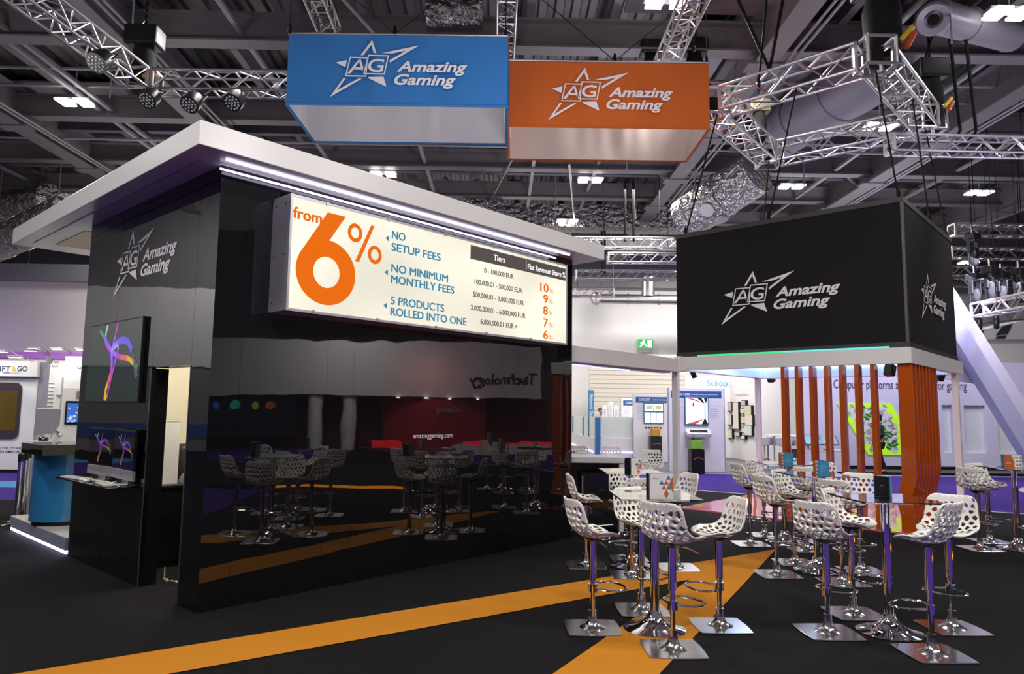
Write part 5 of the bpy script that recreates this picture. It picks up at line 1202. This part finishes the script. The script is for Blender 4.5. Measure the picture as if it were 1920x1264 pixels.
def wtxt(par, s, x0, x1, yb, yt, Y, m_, bold=.012):
    a, b, c2 = atY(x0, yb, Y), atY(x1, yb, Y), atY(x0, yt, Y); M().text(s, (a.x, Y-.004, a.z), X3, Z3, b.x-a.x, c2.z-a.z, bold).build('lettering', m_, par, world=True)
wtxt(t, 'GIFT', -13, 20, 696, 686, yG-.12, NV); wtxt(t, '&', 22, 30, 696, 686, yG-.12, mat('gold_letter', (.75, .5, .03), .5)); wtxt(t, 'GO', 32, 51, 696, 686, yG-.12, NV); wtxt(t, 'amazon', 5, 19, 700, 697, yG-.12, NV, .02); wtxt(t, 'loyalty', 20, 36, 700, 697, yG-.12, GTXT, 0)
wtxt(t, 'CUSTOMER LOYALTY HAS', -50, 43, 841, 837, yG, NV); wtxt(t, 'NEVER BEEN SIMPLER', -36, 38, 848.5, 844, yG, NV)
a, b = atY(-60, 822, yG), atY(43, 718, yG); rr_ = .16; pts = []
for cx, cz, a0 in ((b.x-rr_, b.z-rr_, 0), (a.x+rr_, b.z-rr_, 90), (a.x+rr_, a.z+rr_, 180), (b.x-rr_, a.z+rr_, 270)): pts += [(cx+rr_*math.cos(R(a0+15*k)), cz+rr_*math.sin(R(a0+15*k))) for k in range(7)]
M().ext(pts, (0, yG-.03, 0), X3, Z3, (0, .03, 0)).build('screen_frame', mat('plum_frame', (.06, .04, .05), .4), t, world=True); M().box(a.x, b.x-.08, yG-.034, yG-.03, a.z+.2, b.z-.2).build('screen_picture', mat('dim_gold_screen', (.05, .035, .012), .15, emit=(.10, .06, .008), es=.5, noise=(1.2, .8)), t, world=True)
t = T('loyalty_booth_interior', 'white inner walls of the loyalty booth under a purple top strip', 'booth', (-12, 19.2, 0))
y2 = 19.2; M().box(-18, -10.2, y2, y2+.2, 0, atY(100, 674, y2).z).build('back_wall', GW, t, world=True); M().box(-14, -10.2, y2-.1, y2+.2, atY(100, 673, y2).z, atY(100, 661, y2).z).build('purple_strip', mat('purple_strip', (.28, .09, .42), .6), t, world=True)
M().box(atY(125, 700, 18.6).x, -10.0, 18.5, 18.7, 0, atY(130, 669, 18.6).z).build('side_board', GW, t, world=True); M().box(atY(106, 700, 18.9).x, atY(119, 700, 18.9).x, 18.85, 18.95, 0, atY(106, 708, 18.9).z).build('door_leaf', WPANEL, t, world=True); M().box(atY(105, 740, 18.8).x, atY(116, 740, 18.8).x, 18.8, 18.85, atY(110, 742, 18.8).z, atY(110, 740.5, 18.8).z).build('door_bar', GREY, t, world=True)
mb = M()
for k in range(12): zz3 = 1.1+.1*k; mb.box(atY(86, 700, y2).x, atY(106, 700, y2).x, y2-.02, y2, zz3, zz3+.012)
mb.build('louvre_line', GREY, t, world=True)
wtxt(t, 'LOYALTY HAS', 76, 110, 681, 677, y2, NV); wtxt(t, 'SO EASY', 88, 110, 688.5, 684.5, y2, NV); wtxt(t, 'G', 145, 152, 692, 685, 18.5, NV)
def armlamp(p, label, first=[]):
    if first: return dup(first[0], p, label)
    t = T('arm_light', label, 'light', p, 0, 'arm lights over the loyalty booth'); M().box(-.14, .14, -.07, .07, -.02, .03).build('lamp_head', GREY, t, bevel=.01); M().box(-.11, .11, -.05, .05, -.026, -.02).build('lamp_lens', LIT, t); M().tube([(0, .05, .01), (.05, .3, .02), (.1, .55, -.1)], .012, 6).build('arm', ALU, t, smooth=True); M().box(.06, .14, .52, .6, -.28, -.08).build('clamp', GREY, t); first.append(t); return t
for x, y, Y, lb in ((3, 659, 16.9, 'arm light at the far left frame edge'), (28, 669, 16.9, 'arm light above the booth lettering, lower left one'), (57, 657, 16.9, 'arm light above the right end of the booth lettering'), (63, 653, 18.6, 'arm light before the purple strip, left one'), (107, 654, 18.6, 'arm light before the purple strip, right one'), (153, 655, 18.2, 'arm light touching the kiosk edge')): armlamp(atY(x, y, Y), lb)
lamp('loyalty_lamp', 'AREA', (-12.6, 16.2, 3.6), 34, (1, .97, .92), 1.5, aim=(-12.8, 17.6, 1.8), sizey=.4); lamp('loyalty_lamp', 'AREA', (-11.2, 18.0, 3.3), 14, (1, .97, .92), .8, aim=(-11.4, 19.2, 1.6)); lamp('partition_lamp', 'AREA', (-14.2, 23.6, 3.4), 45, (1, .9, .72), .8, aim=(-15.5, 26, 4.4)); lamp('partition_lamp', 'AREA', (-19, 23.6, 3.2), 40, (.6, .5, 1), .8, aim=(-18.5, 26, 4.0))

# ================================================================ stands to the right of the frame, seen mirrored in the kiosk front
t = T('red_booth', 'red and white booth beyond the right frame edge, mirrored in the kiosk front', 'booth', (20.5, 5, 0))
M().box(20, 20.4, -5, 11.5, 2.15, 4.3).build('upper_wall', WMATT, t, world=True); M().box(21.5, 21.8, -5, 12, 0, 2.15).build('rear_wall', mat('dark_wine', (.10, .02, .022), .6), t, world=True)
RED = mat('red_lit_wall', (.35, .03, .04), .4); mb = M(); pts = [(21-.9*math.sin(math.pi*i/16), 5.2+4.2*i/16) for i in range(17)]
mb.add([(x, y, z) for x, y in pts for z in (0, 2.15)], [(2*i, 2*i+1, 2*i+3, 2*i+2) for i in range(16)]); mb.build('curved_wall', RED, t, world=True, smooth=True)
for y in (2.6, 3.9): M().cyl((20.4, y, 0), (20.4, y, 2.15), .28, 20).build('column', WHITE, t, world=True, smooth=True)
M().box(20.6, 20.7, -4, 1.8, .5, 2.0).build('game_screens', mat('dark_game_screen', (.01, .01, .015), .2, emit=(.01, .012, .02), es=1), t, world=True)
for k, c in enumerate(((.05, .15, .7), (.05, .5, .3), (.4, .5, .02), (.5, .12, .02))):
    mb = M(); mb.lathe([(.02, -.01), (.16, 0)], 14); o = mb.build('glowing_badge', mat(f'badge_glow_{k}', (0, 0, 0), .5, emit=c, es=1.2), t, world=True); o.rotation_euler = (0, R(-90), 0); o.location = (20.55, -1.3+k*.7, 1.75)
RL = mat('red_led', (0, 0, 0), .5, emit=(.9, .02, .03), es=2.2)
for y0, y1_ in ((5.0, 6.0), (8.4, 9.5), (10.2, 12.5)): M().box(19.3, 19.6, y0, y1_, .12, .45).build('red_led_panel', RL, t, world=True)
M().box(19.2, 19.3, 8, 12.5, 0, .35).build('white_base', WHITE, t, world=True)
M().text('Technology', (19.99, 11.3, 2.7), -Y3, Z3, 2.6, .42, .03).build('lettering', mat('black_letter', (.03, .03, .04), .5), t, world=True)
M().text('Gaming', (20.05, 8.2, 1.55), -Y3, Z3, .9, .2, .01, .2).build('lettering', GREY, t, world=True)
for y in (5.9, 6.9, 7.9, 9.0): M().lathe([(.06, 2.08), (.06, 2.12)], 12, (19.95, y, 0)).build('downlight', LIT, t, world=True)
t = T('amber_stage', 'low dark stage with an amber lit edge beyond the right side of the frame', 'platform', (9, 2, 0))
M().box(6.6, 12, -3, 7.0, 0, .10).build('stage_body', BLACKM, t, world=True); M().box(6.55, 6.6, 4.3, 7.0, .03, .075).build('led_strip', mat('amber_led', (0, 0, 0), .5, emit=(1, .32, .02), es=3), t, world=True)
lamp('red_booth_lamp', 'AREA', (17.5, 4, 5.5), 260, (1, .95, .93), 3, aim=(20, 4, 3)); lamp('red_spot', 'AREA', (18.5, 7, 3.5), 40, (1, .25, .25), .6, aim=(20.5, 7.3, 1))
# ================================================================ people
SKIN = mat('skin', (.55, .34, .25), .5); HAIR = mat('dark_hair', (.015, .012, .01), .5); SUIT = mat('black_suit', (.014, .014, .018), .8); SHIRT = mat('white_shirt', (.75, .75, .75), .7); SHOE = mat('black_shoe', (.01, .01, .01), .3)
def skin(name, vs, es, rs, m, parent, subd=1):
    me = bpy.data.meshes.new(name); me.from_pydata([tuple(v) for v in vs], es, []); o = bpy.data.objects.new(name, me); COL.objects.link(o); o.parent = parent
    md = o.modifiers.new('skin', 'SKIN'); sv = me.skin_vertices[0].data
    for i, r_ in enumerate(rs): sv[i].radius = (r_, r_) if not isinstance(r_, tuple) else r_; sv[i].use_root = (i == 0)
    md.use_smooth_shade = True; s = o.modifiers.new('subd', 'SUBSURF'); s.levels = subd; s.render_levels = subd
    me.materials.append(m); return o
def chain(n0, n): return [(n0+i, n0+i+1) for i in range(n-1)]
def head(parent, c, hair_len=0, hairm=None, back=(0, .02)):
    """face details on a head of centre c that looks along -y"""
    c = Vector(c)
    mb = M(); mb.lathe([(.02, -.105), (.055, -.095), (.068, -.05), (.074, 0), (.076, .05), (.06, .095), (.02, .118)], 20, c, 1, 1.18)
    return mb
def man(p, rz, label, H=1.62):
    t = T('person', label, 'person', p, rz); k = H/1.75
    P = lambda *a: Vector(a)*k
    # pelvis, spine, neck, head ; facing -y ; left leg forward (walking), right arm bent to the chest
    vs = [P(0, 0, .93), P(0, .01, 1.12), P(0, .015, 1.32), P(0, .005, 1.45), P(0, -.01, 1.53), P(0, -.015, 1.60), P(0, -.012, 1.67), P(0, -.01, 1.735)]
    rs = [.13, .125, .14, .075, .055, .075, .088, .05]
    es = chain(0, 8)
    def limb(root, pts, rr):
        n0 = len(vs); vs.extend(pts); rs.extend(rr); es.append((root, n0)); es.extend(chain(n0, len(pts)))
    limb(0, [P(.09, -.02, .86), P(.10, -.12, .50), P(.10, -.10, .10), P(.10, -.22, .045)], [.085, .06, .045, .035])
    limb(0, [P(-.09, .02, .86), P(-.10, .08, .50), P(-.10, .22, .12), P(-.10, .12, .045)], [.085, .06, .045, .035])
    limb(2, [P(.18, .0, 1.40), P(.22, .0, 1.14), P(.16, -.20, 1.22), P(.10, -.28, 1.28)], [.06, .045, .035, .03])
    limb(2, [P(-.18, .0, 1.40), P(-.22, .05, 1.14), P(-.21, -.08, .92), P(-.20, -.10, .84)], [.06, .045, .035, .03])
    rs = [tuple([r_*k]*2) for r_ in rs]
    for h, d in ((11+4, (-.06, -.045, .03)), (19, (0, -.02, -.1))):
        base = vs[h]
        for j in range(5):
            o = Vector(((j-2)*.016, 0, 0)); n0 = len(vs); vs.extend([base+Vector(d)*k*.6+o*k, base+Vector(d)*k*(1.25-.12*abs(j-1.5))+o*1.2*k]); rs.extend([(.010*k, .010*k), (.008*k, .008*k)]); es.extend([(h, n0), (n0, n0+1)])
    n0 = len(vs); vs.append(P(0, -.118, 1.63)); rs.append((.014*k, .018*k)); es.append((6, n0))
    for s in (-1, 1): n0 = len(vs); vs.append(P(s*.088, .0, 1.64)); rs.append((.012*k, .02*k)); es.append((6, n0))
    b = skin('body', vs, es, rs, SKIN, t)
    jv = [P(0, 0, .84), P(0, .005, 1.0), P(0, .01, 1.18), P(0, .015, 1.34), P(0, .01, 1.44)]; je = chain(0, 5); jr = [.165, .155, .158, .165, .075]
    for arm in ([P(.18, .0, 1.41), P(.225, .0, 1.14), P(.165, -.19, 1.22)], [P(-.18, .0, 1.41), P(-.225, .05, 1.14), P(-.212, -.07, .93)]):
        n0 = len(jv); jv += arm; jr += [.085, .062, .05]; je.append((3, n0)); je += chain(n0, 3)
    skin('jacket', jv, je, [tuple([r_*k]*2) for r_ in jr], SUIT, t)
    tv = [P(0, 0, .94), P(.09, -.02, .86), P(.10, -.12, .50), P(.10, -.10, .09), P(-.09, .02, .86), P(-.10, .08, .50), P(-.10, .22, .12)]
    skin('trousers', tv, [(0, 1), (1, 2), (2, 3), (0, 4), (4, 5), (5, 6)], [tuple([r_*k]*2) for r_ in (.14, .105, .08, .068, .105, .08, .068)], SUIT, t)
    M().lathe([(.068, 1.44), (.062, 1.50), (.064, 1.51)], 16, (0, .005*k, 0)).build('shirt_collar', SHIRT, t, smooth=True).scale = (k, k, k)
    mb = M(); mb.lathe([(.088, 1.66), (.103, 1.70), (.098, 1.75), (.06, 1.785), (.01, 1.79)], 20, (0, .012, 0), 1, 1.08); hr_ = mb.build('hair', HAIR, t, smooth=True); hr_.scale = (k, k, k)
    mb = M(); mb.lathe([(.07, 1.56), (.085, 1.62), (.09, 1.68)], 16, (0, .04, 0), 1.05, .75); h2 = mb.build('hair', HAIR, t, smooth=True); h2.scale = (k, k, k)
    mb = M()
    for s in (-1, 1): mb.lathe([(.002, -.008), (.01, 0), (.002, .008)], 8, (s*.032, -.092, 1.665))
    mb.build('eyes', BLACKP, t).scale = (k, k, k); mb = M(); mb.ob((0, -.096, 1.588), (.024, 0, 0), (0, .006, 0), (0, 0, .005)); mb.build('mouth', mat('lip', (.4, .18, .15), .5), t).scale = (k, k, k)
    for x, y in ((.10, -.15), (-.10, .18)): mb = M(); mb.ext([(-.045, -.1), (.045, -.1), (.05, .05), (.035, .14), (-.035, .14), (-.05, .05)], (x, y, 0), X3, -Y3, (0, 0, .075)); s = mb.build('shoe', SHOE, t, bevel=.015); s.scale = (k, k, k)
    return t
p = at(1650, 889, .03); man((p.x, p.y, .03), R(-90), 'person in a dark suit walking left in front of the lime green panel')
def seated(p, rz, label, top, hairm, long_hair, seat=.46, hair_top=1.29):
    t = T('person', label, 'person', p, rz)
    vs = [Vector(a) for a in ((0, 0, seat+.1), (0, .02, seat+.28), (0, .03, seat+.46), (0, .01, seat+.58), (0, -.01, seat+.66), (0, -.02, seat+.73), (0, -.015, seat+.80), (0, -.01, seat+.855))]; rs = [.14, .125, .135, .075, .052, .078, .088, .05]; es = chain(0, 8)
    def limb(root, pts, rr): n0 = len(vs); vs.extend(Vector(a) for a in pts); rs.extend(rr); es.append((root, n0)); es.extend(chain(n0, len(pts)))
    for s in (-1, 1):
        limb(0, [(s*.1, -.1, seat+.08), (s*.11, -.45, seat+.06), (s*.11, -.46, .1), (s*.11, -.58, .04)], [.085, .062, .045, .035])
        limb(2, [(s*.19, .03, seat+.50), (s*.23, -.02, seat+.26), (s*.14, -.26, seat+.22), (s*.08, -.34, seat+.22)], [.06, .045, .036, .03])
        h = len(vs)-1
        for j in range(5): n0 = len(vs); vs.extend([vs[h]+Vector(((j-2)*.016, -.04, 0)), vs[h]+Vector(((j-2)*.018, -.09+.008*abs(j-2), -.012))]); rs.extend([.01, .008]); es.extend([(h, n0), (n0, n0+1)])
        n0 = len(vs); vs.append(Vector((s*.088, .0, seat+.77))); rs.append(.014); es.append((6, n0))
    n0 = len(vs); vs.append(Vector((0, -.118, seat+.76))); rs.append(.015); es.append((6, n0))
    skin('body', vs, es, rs, SKIN, t)
    jv = [Vector(a) for a in ((0, 0, seat+.06), (0, .02, seat+.28), (0, .03, seat+.46), (0, .015, seat+.57))]; je = chain(0, 4); jr = [.165, .15, .158, .08]
    for s in (-1, 1): n0 = len(jv); jv += [Vector(a) for a in ((s*.19, .03, seat+.51), (s*.235, -.02, seat+.26), (s*.15, -.24, seat+.225))]; jr += [.08, .06, .05]; je.append((2, n0)); je += chain(n0, 3)
    skin('top', jv, je, jr, top, t)
    tv = [Vector((0, 0, seat+.08))]; te = []; tr = [.14]
    for s in (-1, 1): n0 = len(tv); tv += [Vector(a) for a in ((s*.1, -.1, seat+.085), (s*.11, -.45, seat+.065), (s*.11, -.46, .1))]; tr += [.105, .08, .066]; te.append((0, n0)); te += chain(n0, 3)
    skin('trousers', tv, te, tr, SUIT, t)
    mb = M(); mb.lathe([(.09, seat+.785), (.106, seat+.82), (.098, seat+.87), (.06, seat+.905), (.01, seat+.91)], 20, (0, .012, 0), 1, 1.08); mb.build('hair', hairm, t, smooth=True)
    if long_hair: mb = M(); mb.lathe([(.03, seat+.40), (.11, seat+.46), (.125, seat+.58), (.115, seat+.72), (.10, seat+.83), (.03, seat+.87)], 20, (0, .06, 0), 1.1, .72); mb.build('hair', hairm, t, smooth=True)
    mb = M()
    for s in (-1, 1): mb.lathe([(.002, -.008), (.01, 0), (.002, .008)], 8, (s*.032, -.093, seat+.795))
    mb.build('eyes', BLACKP, t); mb = M(); mb.ob((0, -.098, seat+.725), (.024, 0, 0), (0, .006, 0), (0, 0, .005)); mb.build('mouth', mat('lip'), t)
    for s in (-1, 1): mb = M(); mb.ext([(-.045, -.08), (.045, -.08), (.05, .06), (.03, .15), (-.03, .15), (-.05, .06)], (s*.11, -.49, 0), X3, -Y3, (0, 0, .075)); mb.build('shoe', SHOE, t, bevel=.015)
    return t
def chair(p, rz, label, seat=.44):
    t = T('office_chair', label, 'chair', p, rz); M().box(-.23, .23, -.24, .2, seat-.06, seat).build('seat', BLACKM, t, bevel=.02); M().box(-.21, .21, .2, .25, seat+.08, seat+.4).build('backrest', BLACKM, t, bevel=.02); M().cyl((0, 0, .08), (0, 0, seat-.06), .03, 12).build('gas_lift', GREY, t)
    mb = M(); [mb.bar((0, 0, .07), (.26*math.cos(R(72*i)), .26*math.sin(R(72*i)), .04), .04, .03) for i in range(5)]; mb.build('star_base', BLACKP, t); M().box(-.03, .03, .2, .24, seat-.05, seat+.1).build('back_support', GREY, t)
    return t
p = W(1.05, 2.78, 0); chair(p, ANG+R(90), 'low black office chair inside the kiosk doorway, behind the door jamb', .30); seated(p, ANG+R(90), 'person with dark hair and a grey top seated inside the kiosk doorway', mat('grey_knit', (.16, .15, .15), .9), HAIR, True, seat=.30)
p = Vector((3.62, 25.6, .03)); seated(p, R(10), 'person in a dark jacket seated behind the reception counter beside the blue tower', mat('dark_jacket', (.02, .018, .02), .8), mat('grey_hair', (.08, .07, .06), .6), False, seat=.86)
t = T('high_stool', 'tall stool under the person at the reception counter', 'bar stool', p+Vector((0, 0, 0))); M().lathe([(.2, 0), (.2, .015), (.03, .03), (.03, .8)], 20).build('column', CHROME, t, smooth=True); M().lathe([(.17, .8), (.19, .82), (.19, .86), (.17, .87)], 20).build('seat', BLACKM, t, smooth=True)
# ================================================================ parts that belong to a part
SUB = {'price_lettering': 'lit_panel', 'big_digit': 'lit_panel', 'percent_sign': 'lit_panel', 'benefit_lettering': 'lit_panel', 'table_header': 'lit_panel', 'header_lettering': 'lit_panel header_strip', 'tier_lettering': 'lit_panel', 'share_lettering': 'lit_panel',
       'frame_clip': 'sign_frame', 'screw_head': 'sign_box', 'screen_glass': 'screen_casing', 'screen_picture': 'screen_casing screen_frame display', 'screen_graphic': 'screen_frame', 'screen_tiles': 'screen_frame', 'display_glass': 'display', 'emblem': 'chin display', 'keys': 'keyboard_base', 'scroll_wheel': 'mouse_shell',
       'lift_lever': 'seat_mount', 'top_mount': 'column', 'tray_slot': 'tray', 'swoosh_print': 'pedestal_body', 'monitor_screen': 'monitor_frame', 'tablet_screen': 'tablet_frame', 'door_trim': 'fridge_door', 'door_rail': 'fridge_door', 'hook': 'motor_body', 'led_lens': 'lamp_housing', 'lens': 'lamp_head device_body', 'pictogram': 'sign_face',
       'lamp_lens': 'lamp_head', 'diffuser': 'housing', 'speaker_grille': 'speaker_box', 'soffit_panel': 'canopy', 'door_hinge': 'door_jamb', 'outlet': 'duct_pipe', 'joint_ring': 'duct_pipe', 'eyes': 'body', 'mouth': 'body', 'shirt_collar': 'jacket', 'glowing_badge': 'game_screens', 'louvre_line': 'back_wall', 'corner_trim': 'fabric_panel', 'web_address': 'front_panel'}
for root in [o for o in COL.objects if o.type == 'EMPTY' and o.parent is None]:
    ch = list(root.children); by = {}
    for c in ch: by.setdefault(c.name.split('.')[0], c)
    for c in ch:
        for nm in SUB.get(c.name.split('.')[0], '').split():
            if nm in by and by[nm] is not c and by[nm].location.length < 1e-6 and by[nm].rotation_euler.to_matrix().is_negative is False and max(abs(a) for a in by[nm].rotation_euler) < 1e-6:
                c.parent = by[nm]; c.matrix_parent_inverse = Matrix.Identity(4); break
bpy.context.view_layer.update()
